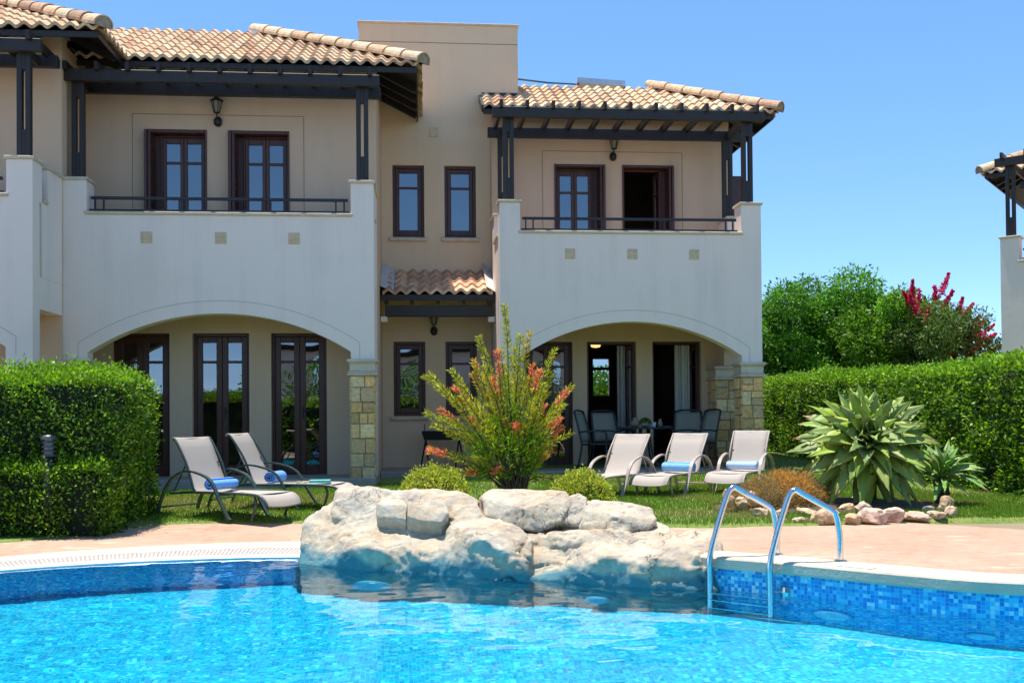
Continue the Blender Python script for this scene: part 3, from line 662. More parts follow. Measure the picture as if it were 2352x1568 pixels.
vs, fs, uv = [], [], []; gx = np.linspace(-6.3, 7.4, 60); gy = np.linspace(1.0, 9.8, 40)
for y in gy:
    for x in gx: vs.append((x, y, -depth(x, y))); uv.append((x, y, 0))
for j in range(39):
    for i in range(59): a = j*60+i; fs.append((a, a+1, a+61, a+60))
pool_floor = uvmesh('pool_floor', vs, fs, uv, MOSF, kind='structure')
# water: real ripples on a glassy sheet
st = .03; nx, ny = int(13.4/st), int(8.6/st); X0w, Y0w = -6.2, 1.15
ins = np.zeros((ny+1, nx+1), bool); vs = []
for j in range(ny+1):
    for i in range(nx+1):
        x, y = X0w+i*st, Y0w+j*st
        ca = (.55+.75*sm(noise.noise((x*.45+7, y*.6, 3))+.5))*(1-.5*sm((x-.8)/2)); z = .0036*noise.noise((x*1.3, y*1.7, 0)) + ca*(.0026*noise.noise((x*3.2+3, y*4.6, 2)) + .0016*noise.noise((x*7.5, y*10, 5)))
        vs.append((x, y, z))
OX, OY = OUT[:, 0] + ON[:, 0]*.08, OUT[:, 1] + ON[:, 1]*.08
gxw = X0w + st*np.arange(nx+1); gyw = Y0w + st*np.arange(ny+1)
for j, y in enumerate(gyw):
    xs = []
    for a in range(NO):
        b = (a+1) % NO
        if (OY[a] > y) != (OY[b] > y): xs.append((OX[b]-OX[a])*(y-OY[a])/(OY[b]-OY[a])+OX[a])
    xs.sort()
    for p, q in zip(xs[::2], xs[1::2]): ins[j] |= (gxw > p) & (gxw < q)
fs = [(j*(nx+1)+i, j*(nx+1)+i+1, (j+1)*(nx+1)+i+1, (j+1)*(nx+1)+i) for j in range(ny) for i in range(nx) if ins[j, i] and ins[j, i+1] and ins[j+1, i] and ins[j+1, i+1]]
def water_mat():
    m, nt, b = new_mat('pool_water'); nt.nodes.remove(b)
    g = N(nt, 'ShaderNodeBsdfGlass', IOR=1.31, Roughness=0.); g.inputs[0].default_value = (.90, .985, 1, 1)
    L(nt, g.outputs[0], nt.nodes['Material Output'].inputs[0]); return m
me = bpy.data.meshes.new('pool_water'); me.from_pydata(vs, [], fs); me.materials.append(water_mat()); me.polygons.foreach_set('use_smooth', [True]*len(me.polygons))
bm = bmesh.new(); bm.from_mesh(me); bmesh.ops.delete(bm, geom=[v for v in bm.verts if not v.link_faces], context='VERTS'); bm.to_mesh(me); bm.free()
water = bpy.data.objects.new('pool_water', me); COL.objects.link(water); tag(water, kind='structure')
# deck and ground: rings round the pool
def rings(name, offs, mat, dz, i0=0, i1=None, **kw):
    vs, fs = [], []; rr = range(NO+1) if i1 is None else range(i0, i1+1); n = len(rr)
    for o in offs:
        for i in rr:
            k = i % NO; c = np.array([.6, 5.0]); dirv = (OUT[k]-c)/np.linalg.norm(OUT[k]-c); p = OUT[k] + dirv*o
            vs.append((p[0], p[1], gz(p[0], p[1])+dz))
    for a in range(len(offs)-1):
        for i in range(n-1): fs.append((a*n+i, a*n+i+1, (a+1)*n+i+1, (a+1)*n+i))
    me = bpy.data.meshes.new(name); me.from_pydata(vs, [], fs); me.materials.append(mat); me.polygons.foreach_set('use_smooth', [True]*len(fs))
    bm = bmesh.new(); bm.from_mesh(me); bmesh.ops.recalc_face_normals(bm, faces=bm.faces[:])
    if bm.faces[0].normal.z < 0: bmesh.ops.reverse_faces(bm, faces=bm.faces[:])
    bm.to_mesh(me); bm.free()
    o = bpy.data.objects.new(name, me); COL.objects.link(o); tag(o, **kw); return o
def deck_mat():
    m, nt, b = new_mat('deck_concrete'); g = N(nt, 'ShaderNodeNewGeometry')
    n1 = N(nt, 'ShaderNodeTexNoise', Scale=1.1, Detail=8, Roughness=.65); L(nt, g.outputs['Position'], n1.inputs['Vector'])
    r1 = ramp(nt, [(.30, (.41, .25, .165)), (.55, (.48, .31, .215)), (.75, (.53, .36, .255))]); L(nt, n1.outputs['Fac'], r1.inputs[0])
    mp = N(nt, 'ShaderNodeMapping'); mp.inputs['Scale'].default_value = (.8, 2.6, 1); L(nt, g.outputs['Position'], mp.inputs[0])
    n2 = N(nt, 'ShaderNodeTexNoise', Scale=1.7, Detail=9, Roughness=.72); L(nt, mp.outputs[0], n2.inputs['Vector'])
    r2 = ramp(nt, [(.58, (0, 0, 0)), (.66, (1, 1, 1))]); L(nt, n2.outputs['Fac'], r2.inputs[0])
    mx = N(nt, 'ShaderNodeMix', data_type='RGBA'); L(nt, r2.outputs[0], mx.inputs['Factor']); L(nt, r1.outputs[0], mx.inputs['A']); mx.inputs['B'].default_value = (.60, .47, .34, 1)
    n4 = N(nt, 'ShaderNodeTexNoise', Scale=9, Detail=6, Roughness=.7); L(nt, g.outputs['Position'], n4.inputs['Vector'])
    r4 = ramp(nt, [(.30, (.74, .70, .66)), (.46, (.96, .95, .94)), (.75, (1.08, 1.07, 1.05))]); L(nt, n4.outputs['Fac'], r4.inputs[0])
    mu = N(nt, 'ShaderNodeMix', data_type='RGBA', blend_type='MULTIPLY'); mu.inputs['Factor'].default_value = 1; L(nt, mx.outputs['Result'], mu.inputs['A']); L(nt, r4.outputs[0], mu.inputs['B'])
    L(nt, mu.outputs['Result'], b.inputs['Base Color']); b.inputs['Roughness'].default_value = .85
    n3 = N(nt, 'ShaderNodeTexNoise', Scale=28, Detail=5); L(nt, g.outputs['Position'], n3.inputs['Vector']); bp = N(nt, 'ShaderNodeBump', Strength=.35, Distance=.006); L(nt, n3.outputs['Fac'], bp.inputs['Height']); L(nt, bp.outputs[0], b.inputs['Normal'])
    return m
DECK = deck_mat()
rings('pool_deck', [.0, .1, .2, .35, .5, .7, 1, 1.4, 1.9, 2.5, 3.2], DECK, 0, kind='structure')
EARTH = noise_mat('dry_earth', (.20, .15, .09), (.30, .23, .14), .5, .95, .4, 9)
rings('ground', [2.0, 3, 4, 5, 6.5, 8, 14, 30, 80, 250, 900], EARTH, -.03, kind='structure')
# coping, lip and grating: index ranges along the outline
cen = lambda x, y: int(np.argmin((OUT[:, 0]-x)**2+(OUT[:, 1]-y)**2))
iL0, iL1, iR0, iR1 = cen(-5.9, 5.3), cen(-.4, 9.25), cen(*gnd(1590, 1277, .23)[:2]), cen(7.0, 3.0)
COPE = noise_mat('coping_stone', (.56, .46, .33), (.66, .56, .42), 3, .8, .25, 40)
WTILE = noise_mat('white_lip_tile', (.66, .66, .64), (.74, .74, .72), 6, .35, .05, 40)
def profile_strip(name, prof, i0, i1, mat, joints=None, **kw):
    m = MB()
    def P(i, o, z): k = i % NO; p = OUT[k]+ON[k]*o; return (p[0], p[1], gz(p[0], p[1])+z)
    n = len(prof)
    for i in range(i0, i1):
        for a in range(n-1): m.face([P(i, *prof[a]), P(i+1, *prof[a]), P(i+1, *prof[a+1]), P(i, *prof[a+1])])
    return m.build(name, mat, None, **kw)
cp = profile_strip('pool_coping', [(.05, -.075), (-.035, -.075), (-.045, -.06), (-.045, -.005), (-.035, .008), (-.015, .014), (.26, .014), (.275, .008), (.28, -.01)], iR0, iR1, COPE, kind='structure')
lp = profile_strip('pool_lip', [(.05, -.06), (-.012, -.06), (-.016, -.004), (-.008, .004), (.135, .004), (.137, -.03)], iL0, iL1, WTILE, kind='structure')
st_ = profile_strip('pool_edging', [(.505, -.02), (.507, .006), (.86, .006), (.864, -.02)], iL0, iL1, COPE, kind='structure')
gt = profile_strip('gutter', [(.137, .002), (.140, -.008), (.50, -.008), (.505, .002)], iL0, iL1, noise_mat('gutter_dark', (.03, .03, .03), (.05, .05, .05), 5, .8, 0), kind='structure')
m = MB(); a0_, a1_ = ARC[iL0], ARC[iL1]; s_ = a0_
def on_arc(s):
    k = int(np.searchsorted(ARC, s))-1; k = max(0, min(NO-2, k)); t = (s-ARC[k])/(ARC[k+1]-ARC[k]); p = OUT[k]*(1-t)+OUT[k+1]*t; nn = ON[k]*(1-t)+ON[k+1]*t; return p, nn
while s_ < a1_:
    p, nn = on_arc(s_); a = p+nn*.165; b = p+nn*.475; m.bar((a[0], a[1], gz(*a)+.0), (b[0], b[1], gz(*b)+.0), .016, .010); s_ += .034
k0 = iL0
for o in (.155, .245, .32, .395, .485):
    for i in range(iL0, iL1):
        a = OUT[i]+ON[i]*o; b = OUT[i+1]+ON[i+1]*o; m.bar((a[0], a[1], gz(*a)-.001), (b[0], b[1], gz(*b)-.001), .030 if o in (.155, .485) else .018, .0095)
gr = m.build('overflow_grating', WTILE, None, label='white slotted overflow grating along the left pool edge', cat='grating')
# ------------------------------------------------------------------ lawn
FR = [(-6.5, 10.0), (-4.16, 10.6), (-2.93, 11.75), (-1.34, 11.67), (0, 10.9), (1.6, 9.7)] + [tuple(gnd(px, py, .235))[:2] for px, py in ((1600, 1212), (1750, 1208), (1900, 1206), (2120, 1196), (2352, 1193))] + [(8.5, 9.3), (14, 10)]
FRc = catmull(FR, 8, False)
def front(x):
    for a, b in zip(FRc, FRc[1:]):
        if a[0] <= x <= b[0]: return a[1]+(b[1]-a[1])*(x-a[0])/max(1e-6, b[0]-a[0])
    return 12
def lawn_mat():
    m, nt, b = new_mat('lawn_turf'); g = N(nt, 'ShaderNodeNewGeometry')
    n1 = N(nt, 'ShaderNodeTexNoise', Scale=1.2, Detail=8, Roughness=.7); L(nt, g.outputs['Position'], n1.inputs['Vector'])
    r = ramp(nt, [(.32, (.10, .19, .022)), (.52, (.17, .23, .04)), (.68, (.28, .25, .09))]); L(nt, n1.outputs['Fac'], r.inputs[0]); L(nt, r.outputs[0], b.inputs['Base Color']); b.inputs['Roughness'].default_value = .9
    return m
vs, fs = [], []; xs = np.arange(-6.4, 13.9, .12); NY = 60
for x in xs:
    f0 = front(x)
    for j in range(NY+1): y = f0+(27-f0)*(j/NY)**1.4; vs.append((x, y, gz(x, y)+.018+.006*noise.noise((x*2, y*2, 0)) - (.05 if j == 0 else 0)))
for i in range(len(xs)-1):
    for j in range(NY): a = i*(NY+1)+j; fs.append((a, a+NY+1, a+NY+2, a+1))
me = bpy.data.meshes.new('lawn'); me.from_pydata(vs, [], fs); me.materials.append(lawn_mat()); me.polygons.foreach_set('use_smooth', [True]*len(fs)); o = bpy.data.objects.new('lawn', me); COL.objects.link(o); tag(o, kind='structure')
def grass(n, x0, x1, y0, y1, hs=.05):
    P = []
    while len(P) < n:
        x = random.uniform(x0, x1); y = random.uniform(y0, y1)
        if y > front(x)+.02: P.append((x, y, gz(x, y)+.015))
    return np.array(P)
P = np.concatenate([grass(26000, 1.8, 6.6, 14, 17.3), grass(26000, -.8, 2.6, 11.0, 16.5), grass(22000, 4.4, 8.6, 9.0, 12.5), grass(30000, -3.6, -.6, 11.5, 15.6), grass(52000, 1.6, 6.6, 9.0, 14.5), grass(16000, 5.5, 8.0, 9.1, 24)])
D = unit(len(P))*.45; D[:, 2] = 1
nz = cnoise(P, 1.1); C = palette(len(P), [(.13, .26, .02), (.17, .30, .03), (.10, .20, .016), (.22, .29, .05)], .18)
dry = np.clip((nz-.05)*2.5, 0, .8)[:, None]; C = C*(1-dry)+np.array([.32, .27, .11])*dry
leaf_mesh('grass', LEAFM, None, P, D, rng.uniform(.025, .06, len(P)), np.full(len(P), .007), C, .1, kind='stuff')
# ------------------------------------------------------------------ hedges
GREENS = [(.17, .33, .012), (.22, .41, .016), (.13, .27, .010), (.28, .45, .022), (.19, .36, .02)]
GREENSHADE = [(.045, .115, .010), (.03, .08, .007), (.06, .14, .012), (.05, .12, .010), (.10, .17, .018)]
def rbox_points(n, x0, x1, y0, y1, z0, z1, faces, jit=.05, lump=.10, seed=0, shift=None):
    """points and outward normals on chosen faces of a lumpy box"""
    A = {'f': (x1-x0)*(z1-z0), 'b': (x1-x0)*(z1-z0), 'l': (y1-y0)*(z1-z0), 'r': (y1-y0)*(z1-z0), 't': (x1-x0)*(y1-y0)}
    tot = sum(A[f] for f in faces); Ps, Ns = [], []
    for f in faces:
        k = int(n*A[f]/tot); u = rng.uniform(0, 1, k); v = rng.uniform(0, 1, k); one = np.ones(k); zr = np.zeros(k)
        if f in 'fb': p = np.stack([x0+(x1-x0)*u, one*(y0 if f == 'f' else y1), z0+(z1-z0)*v], 1); nn = np.stack([zr, one*(-1 if f == 'f' else 1), zr], 1)
        elif f in 'lr': p = np.stack([one*(x0 if f == 'l' else x1), y0+(y1-y0)*u, z0+(z1-z0)*v], 1); nn = np.stack([one*(-1 if f == 'l' else 1), zr, zr], 1)
        else: p = np.stack([x0+(x1-x0)*u, y0+(y1-y0)*v, one*z1], 1); nn = np.stack([zr, zr, one], 1)
        Ps.append(p); Ns.append(nn)
    P = np.concatenate(Ps); Nn = np.concatenate(Ns)
    # round the edges: pull points near two faces inwards
    r = .24 if z1 > 1 else .12; c = np.array([(x0+x1)/2, (y0+y1)/2, (z0+z1)/2]); h = np.array([(x1-x0)/2, (y1-y0)/2, (z1-z0)/2]); q = P-c
    inner = np.clip(q, -(h-r), h-r); inner[:, 2] = np.maximum(np.minimum(q[:, 2], h[2]-r), -h[2]); d = q-inner; ln = np.linalg.norm(d, axis=1, keepdims=True)
    ok = ln[:, 0] > 1e-6; Nn[ok] = (d/np.maximum(ln, 1e-6))[ok]; P = np.where(ok[:, None], c+inner+Nn*r, P)
    lum = cnoise(P, 2.6, seed)*lump + cnoise(P, 7, seed+9)*lump*.6
    return P + Nn*(lum[:, None] + rng.normal(size=(len(P), 1))*jit), Nn
def hedge(name, loc, boxes, dens, label, size=(.03, .055), cols=GREENS, shoots=0, core=HCORE, rot=0, xf=None, dark=GREENSHADE):
    r = empty(name, loc, label=label, cat='hedge'); Ps, Ns = [], []; m = MB()
    for bx in boxes:
        x0, x1, y0, y1, z0, z1, faces = bx; ar = 0
        ar = sum({'f': (x1-x0)*(z1-z0), 'b': (x1-x0)*(z1-z0), 'l': (y1-y0)*(z1-z0), 'r': (y1-y0)*(z1-z0), 't': (x1-x0)*(y1-y0)}[f] for f in faces)
        p, n = rbox_points(int(ar*dens), x0, x1, y0, y1, z0, z1, faces); Ps.append(p); Ns.append(n)
        # dark solid body added under the leaves to block light, lumpy and closed
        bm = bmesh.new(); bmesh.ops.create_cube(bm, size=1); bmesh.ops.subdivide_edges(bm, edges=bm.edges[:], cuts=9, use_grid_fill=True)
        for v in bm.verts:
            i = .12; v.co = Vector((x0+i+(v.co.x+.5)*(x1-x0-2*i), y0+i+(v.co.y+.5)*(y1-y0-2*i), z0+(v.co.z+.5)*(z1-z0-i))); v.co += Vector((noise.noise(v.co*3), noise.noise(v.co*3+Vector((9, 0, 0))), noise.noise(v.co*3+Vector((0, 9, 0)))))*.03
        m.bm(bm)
    P = np.concatenate(Ps); Nn = np.concatenate(Ns)
    D = Nn*.55 + unit(len(P))*.8; D[:, 2] += .35
    cn = cnoise(P, 3.0, 4.); gap = cn < rng.normal(size=len(P))*.12-.42
    keep = ~gap; P, Nn, D, cn = P[keep], Nn[keep], D[keep], cn[keep]
    C = palette(len(P), cols, .22); replaced = (rng.uniform(size=len(P)) < .62-.6*cn) & (Nn[:, 2] < .45); C[replaced] = palette(int(replaced.sum()), dark, .2)  # side leaves recoloured darker: shade on the upright faces put into leaf colour
    S = rng.uniform(size[0], size[1], len(P))
    if shoots:
        sp, sd = [], []
        top = [b for b in boxes if 't' in b[6]]
        for _ in range(shoots):
            b = random.choice(top); x = random.uniform(b[0]+.05, b[1]-.05); y = random.uniform(b[2]+.05, b[3]-.05); h = random.uniform(.04, .15)*random.choice((1, 1, 1.9)); dx, dy = random.uniform(-.3, .3), random.uniform(-.3, .3)
            for k in range(int(h/.012)):
                t = k*.012; sp.append((x+dx*t, y+dy*t, b[5]-.03+t)); a = random.uniform(0, 6.28); sd.append((math.cos(a), math.sin(a), .8))
        sp = np.array(sp); P = np.concatenate([P, sp]); D = np.concatenate([D, np.array(sd)]); C = np.concatenate([C, palette(len(sp), [(.16, .26, .03), (.12, .22, .02)], .2)]); S = np.concatenate([S, rng.uniform(.02, .035, len(sp))])
    if xf:
        P = np.array([xf(p) for p in P]); m.v = [xf(v) for v in m.v]
    m.build('dark_core', core, r)
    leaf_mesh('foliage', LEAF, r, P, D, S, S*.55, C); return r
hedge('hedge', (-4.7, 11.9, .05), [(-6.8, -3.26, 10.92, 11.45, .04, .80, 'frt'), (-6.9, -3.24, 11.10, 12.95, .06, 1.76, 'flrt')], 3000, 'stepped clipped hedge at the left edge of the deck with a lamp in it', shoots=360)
def xh(p):
    x, y, z = p   # the right hedge: u along the boundary, bowing with the garden
    t = (y-9.2)/(26-9.2); return (7.05+1.35*t+x, y, z+(.20 if 0 else .0)+gz(7.5, y)-.22)
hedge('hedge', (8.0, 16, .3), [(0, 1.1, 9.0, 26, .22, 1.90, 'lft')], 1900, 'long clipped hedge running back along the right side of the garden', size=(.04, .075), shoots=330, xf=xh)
# ------------------------------------------------------------------ trees
def tree(name, base, clumps, trunk_h, label, cols, leaf=(.10, .17), per=900, group=None, lw=.45, limb_r=.09, mat=None):
    r = empty(name, base, label=label, cat='tree', group=group); b = Vector(base); m = MB()
    top = b+Vector((0, 0, trunk_h)); m.tube([b-Vector((0, 0, .2)), b.lerp(top, .5)+Vector((.06, .03, 0)), top], [limb_r*1.5, limb_r*1.2, limb_r], 9)
    P, D, C, S = [], [], [], []
    for (cx, cy, cz, rx, rz) in clumps:
        c = Vector((cx, cy, cz)); mid = top.lerp(c, .5)+Vector((random.uniform(-.1, .1), random.uniform(-.1, .1), -.12)); m.tube([top-Vector((0, 0, .15)), mid, c], [limb_r*.7, limb_r*.45, limb_r*.16], 6)
        n = int(per*rx*rx*1.6); d = unit(n); rad = np.cbrt(rng.uniform(.30, 1, n))[:, None]*(1+.18*rng.normal(size=(n, 1)))
        p = np.array([cx, cy, cz]) + d*rad*np.array([rx, rx, rz]); P.append(p); dd = d*.6+unit(n)*.7; dd[:, 2] -= .1; D.append(dd)
        cc = palette(n, cols, .18); cc *= random.uniform(.72, 1.28); C.append(cc); S.append(rng.uniform(*leaf, n))
    P, D, C, S = map(np.concatenate, (P, D, C, S)); m.build('trunk', BARK, r, smooth=True)
    cr = leaf_mesh('crown', mat or LEAF, r, P, D, S, S*lw, C); return r, P
def crown(px0, px1, Y, pts, rmin, rmax, n, zlow, seed):
    """clump centres below a skyline given in picture points at distance Y"""
    rnd = random.Random(seed); out = []
    W = [at(x, y, Y) for x, y in pts]
    for _ in range(n):
        t = rnd.uniform(0, len(W)-1.001); i = int(t); p = W[i].lerp(W[i+1], t-i); rr = rnd.uniform(rmin, rmax); f = rnd.random()**1.4
        z = p.z-rr*.8-(p.z-rr*.8-zlow)*f; out.append((p.x, Y+rnd.uniform(-1.4, 1.4), z, rr, rr*.85))
    return out
TG = [(.08, .23, .016), (.11, .29, .022), (.055, .16, .012), (.15, .34, .03)]
c = crown(0, 0, 29, [(1640, 690), (1700, 640), (1770, 628), (1815, 612), (1860, 622), (1920, 634), (1965, 662), (1990, 672)], .45, .85, 62, 1.2, 3)
tree('leafy_tree', (11.0, 29, .2), c, 1.8, 'tall dense dark green tree rising behind the right villa corner', TG, leaf=(.085, .15), per=2300)
TG2 = [(.11, .27, .018), (.14, .32, .024), (.08, .20, .014), (.18, .36, .03)]
c = crown(0, 0, 27, [(1960, 720), (2000, 682), (2050, 676), (2085, 690), (2110, 740)], .35, .62, 34, 1.3, 5)
tree('leafy_tree', (13.0, 27, .2), c, 1.4, 'lower lighter green tree between the tall tree and the red-flowering one', TG2, leaf=(.085, .15), per=2300)
c = crown(0, 0, 25.5, [(2075, 720), (2110, 690), (2150, 690), (2190, 715), (2225, 760), (2270, 800)], .28, .50, 44, 1.6, 8)
tr, PP = tree('flowering_tree', (13.6, 25.5, .2), c, 1.3, 'crape myrtle like tree with spikes of crimson flowers above the hedge', [(.07, .15, .025), (.09, .17, .03), (.11, .16, .04)], leaf=(.06, .11), per=2300)
fp, fd = [], []; m = MB()
for (px, py, dx, dy) in [(2095, 668, -.02, 1), (2148, 678, 0, 1), (2170, 652, .45, 1), (2176, 690, .5, 1), (2205, 705, .3, 1), (2240, 740, .7, 1), (2222, 715, .6, .8), (2110, 692, .1, 1), (2100, 700, -.3, .8), (2130, 720, .3, 1), (2165, 725, .3, .7), (2185, 735, .5, .8), (2262, 762, .9, .6), (2252, 745, .9, .7), (2235, 765, .8, .6), (2272, 775, 1, .5), (2205, 770, .4, .8), (2260, 790, .9, .3), (2285, 800, .9, .4), (2240, 800, .3, .6), (2190, 790, .3, .6), (2085, 690, -.5, .7), (2210, 745, .5, .8)]:
    Y = 25.5+random.uniform(-.5, .1)-.3; p = at(px, py, Y); d = Vector((dx*1.0, random.uniform(-.3, .1), dy)).normalized(); ln = random.uniform(.35, .62)
    a = p - d*ln*.5; k = 300; t = rng.uniform(0, 1, k)**1.2; ax = np.array(a)+np.array(d)*(t*ln)[:, None]; fp.append(ax+unit(k)*(.125*(1-t*.75)*rng.uniform(.3, 1, k))[:, None]); fd.append(unit(k)*.7+np.array(d))
    m.tube([a-d*.5, a+d*ln], [.012, .005], 5)
m.build('flower_stem', BARK, tr); fp, fd = np.concatenate(fp), np.concatenate(fd)
leaf_mesh('blossom', LEAFM, tr, fp, fd, rng.uniform(.04, .075, len(fp)), np.full(len(fp), .045), palette(len(fp), [(.62, .015, .11), (.70, .03, .16), (.52, .012, .07), (.75, .07, .22)], .2))
# greenery behind the house, glimpsed through the open doors
c = [(6.2+random.uniform(-1.6, 1.6), 29.5+random.uniform(-.5, .8), random.uniform(.8, 2.6), .6, .55) for _ in range(24)]
tree('leafy_tree', (6.2, 29.8, .2), c, .9, 'garden tree seen through the open door of the right villa', TG2, per=900)
# ------------------------------------------------------------------ low bushes and the flowering shrub
def low_bush(px, py0, py1, w, Y, label):
    b = at(px, py1, Y); z0 = gz(b.x, b.y); h = at(px, py0, Y).z-z0; rx = w*Y/F/2
    r = empty('bush', (b.x, b.y, z0), label=label, cat='bush', group='yellow-green bushes behind the rocks'); n = 9000
    d = unit(n); d[:, 2] = np.abs(d[:, 2]); lum = 1+.10*cnoise(d, 3.2, px)+.05*cnoise(d, 8, px)
    P = np.array([b.x, b.y, z0-.02]) + d*np.array([rx, rx*.8, h])*(lum+rng.normal(size=n)*.05-.04)[:, None]
    D = d*.6+unit(n)*.7; D[:, 2] += .4; C = palette(n, [(.48, .50, .07), (.40, .46, .05), (.56, .55, .12), (.28, .38, .04)], .2); S = rng.uniform(.018, .036, n)
    bm = bmesh.new(); bmesh.ops.create_icosphere(bm, subdivisions=3, radius=1)
    for v in bm.verts: v.co = Vector((b.x+v.co.x*rx*.84, b.y+v.co.y*rx*.66, z0+max(v.co.z, -.05)*h*.82))
    m = MB(); m.bm(bm); m.build('dark_core', HCORE, r); leaf_mesh('foliage', LEAFM, r, P, D, S, S*.6, C); return r
low_bush(997, 1066, 1140, 182, 11.2, 'rounded yellow-green bush left of the red-tipped shrub')
low_bush(1335, 1078, 1148, 160, 11.0, 'rounded yellow-green bush right of the red-tipped shrub')
def flowering_shrub():
    Y = 11.7; b = at(1185, 1118, Y); b.z = gz(b.x, b.y); r = empty('shrub', b, label='tall airy shrub with pink and orange shoot tips behind the rock', cat='shrub'); m = MB()
    tips = [(1160, 700), (1148, 800), (1215, 762), (1195, 770), (1100, 775), (1090, 830), (1035, 848), (985, 858), (975, 862), (1010, 940), (978, 945), (995, 975), (988, 1030), (1060, 905), (1045, 890), (1275, 805), (1268, 860), (1250, 880), (1300, 900), (1310, 885), (1295, 930), (1290, 980), (1285, 960), (1240, 850), (1215, 870), (1180, 800), (1130, 870), (1120, 900), (1230, 960), (1075, 960), (1190, 880), (1165, 860), (1150, 900), (1265, 1020), (1240, 1060), (1255, 1045), (1090, 1050), (1075, 1085), (1210, 1085), (1140, 1040), (1200, 1000), (1250, 930), (1085, 860), (1110, 840), (1160, 960), (1220, 920), (1105, 985), (1135, 940), (1185, 940), (1245, 990)]
    P, D, C, S, fp, fd = [], [], [], [], [], []
    for (px, py) in tips + [(x+random.uniform(-30, 30), y+random.uniform(40, 120)) for x, y in tips[::3]]:
        if py > 1110: py = 1085
        t = at(px, py, Y+random.uniform(-.45, .45)); bs = b+Vector((random.uniform(-.09, .09), random.uniform(-.09, .09), 0))
        out = t-bs; c1 = bs+Vector((out.x*.20, out.y*.20, .52+.34*max(0, out.z-.6))); pts = []
        for k in range(9):
            s = k/8; pts.append(bs*(1-s)**2+c1*2*s*(1-s)+t*s*s + Vector((random.uniform(-1, 1), random.uniform(-1, 1), random.uniform(-1, 1)))*.008)
        ln = out.length; m.tube(pts, [.011*(1-k/9)+.0025 for k in range(9)], 5)
        nl = int(165*ln)
        tt = rng.uniform(.34, 1.0, nl)**.75; warm = random.random() < .52; pc = random.random()
        for s in tt:
            k = min(7, int(s*8)); f = s*8-k; p = pts[k].lerp(pts[k+1], f); dr = (pts[k+1]-pts[k]).normalized()
            a = Vector(unit(1)[0]); a = (a-dr*a.dot(dr)).normalized(); off = .07*random.random()*(1.15-s)
            P.append(p+a*off); D.append(dr*.75+a*.85); S.append(random.uniform(.04, .075))
            if s > .84 and warm: C.append(random.choice([(.75, .20, .12), (.72, .34, .09), (.78, .18, .22), (.65, .42, .08)]) if pc < .7 else (.52, .42, .06))
            elif s > .6: C.append(random.choice([(.40, .42, .03), (.46, .42, .035), (.32, .40, .03)]))
            else: C.append(random.choice([(.22, .42, .02), (.28, .48, .025), (.16, .32, .016), (.38, .50, .04)]))
        if warm and pc < .75:
            k = 26; fp.append(np.array(t)+unit(k)*.028-np.array((t-pts[6]).normalized())*rng.uniform(0, .11, k)[:, None]); fd.append(unit(k)*.5+np.array((t-pts[6]).normalized()))
    m.build('stem', BARK, r)
    q = np.array(at(1165, 1030, Y)); nc = 3000; dd = unit(nc); rr = np.cbrt(rng.uniform(.1, 1, nc))[:, None]; cp_ = q+dd*rr*np.array([.50, .42, .36]); keep = cnoise(cp_, 5, 3) > -.12; nc = int(keep.sum())
    P += list(cp_[keep]); D += list((dd*.5+unit(len(dd))*.5+np.array([0, 0, .5]))[keep]); S += list(rng.uniform(.035, .07, nc)); C += list(palette(nc, [(.16, .34, .016), (.22, .42, .02), (.12, .26, .014), (.30, .46, .03)], .15))
    fp, fd = np.concatenate(fp), np.concatenate(fd); S = np.array(S); nf = len(fp)
    P = np.concatenate([np.array(P), fp]); D = np.concatenate([np.array(D), fd]); C = np.concatenate([np.array(C)*(1+.18*rng.normal(size=(len(C), 1))), palette(nf, [(.80, .16, .18), (.82, .30, .17), (.78, .12, .28), (.80, .40, .14)], .2)])
    leaf_mesh('foliage', LEAF, r, P, D, np.concatenate([S, rng.uniform(.03, .05, nf)]), np.concatenate([S*.26, np.full(nf, .013)]), C)
flowering_shrub()
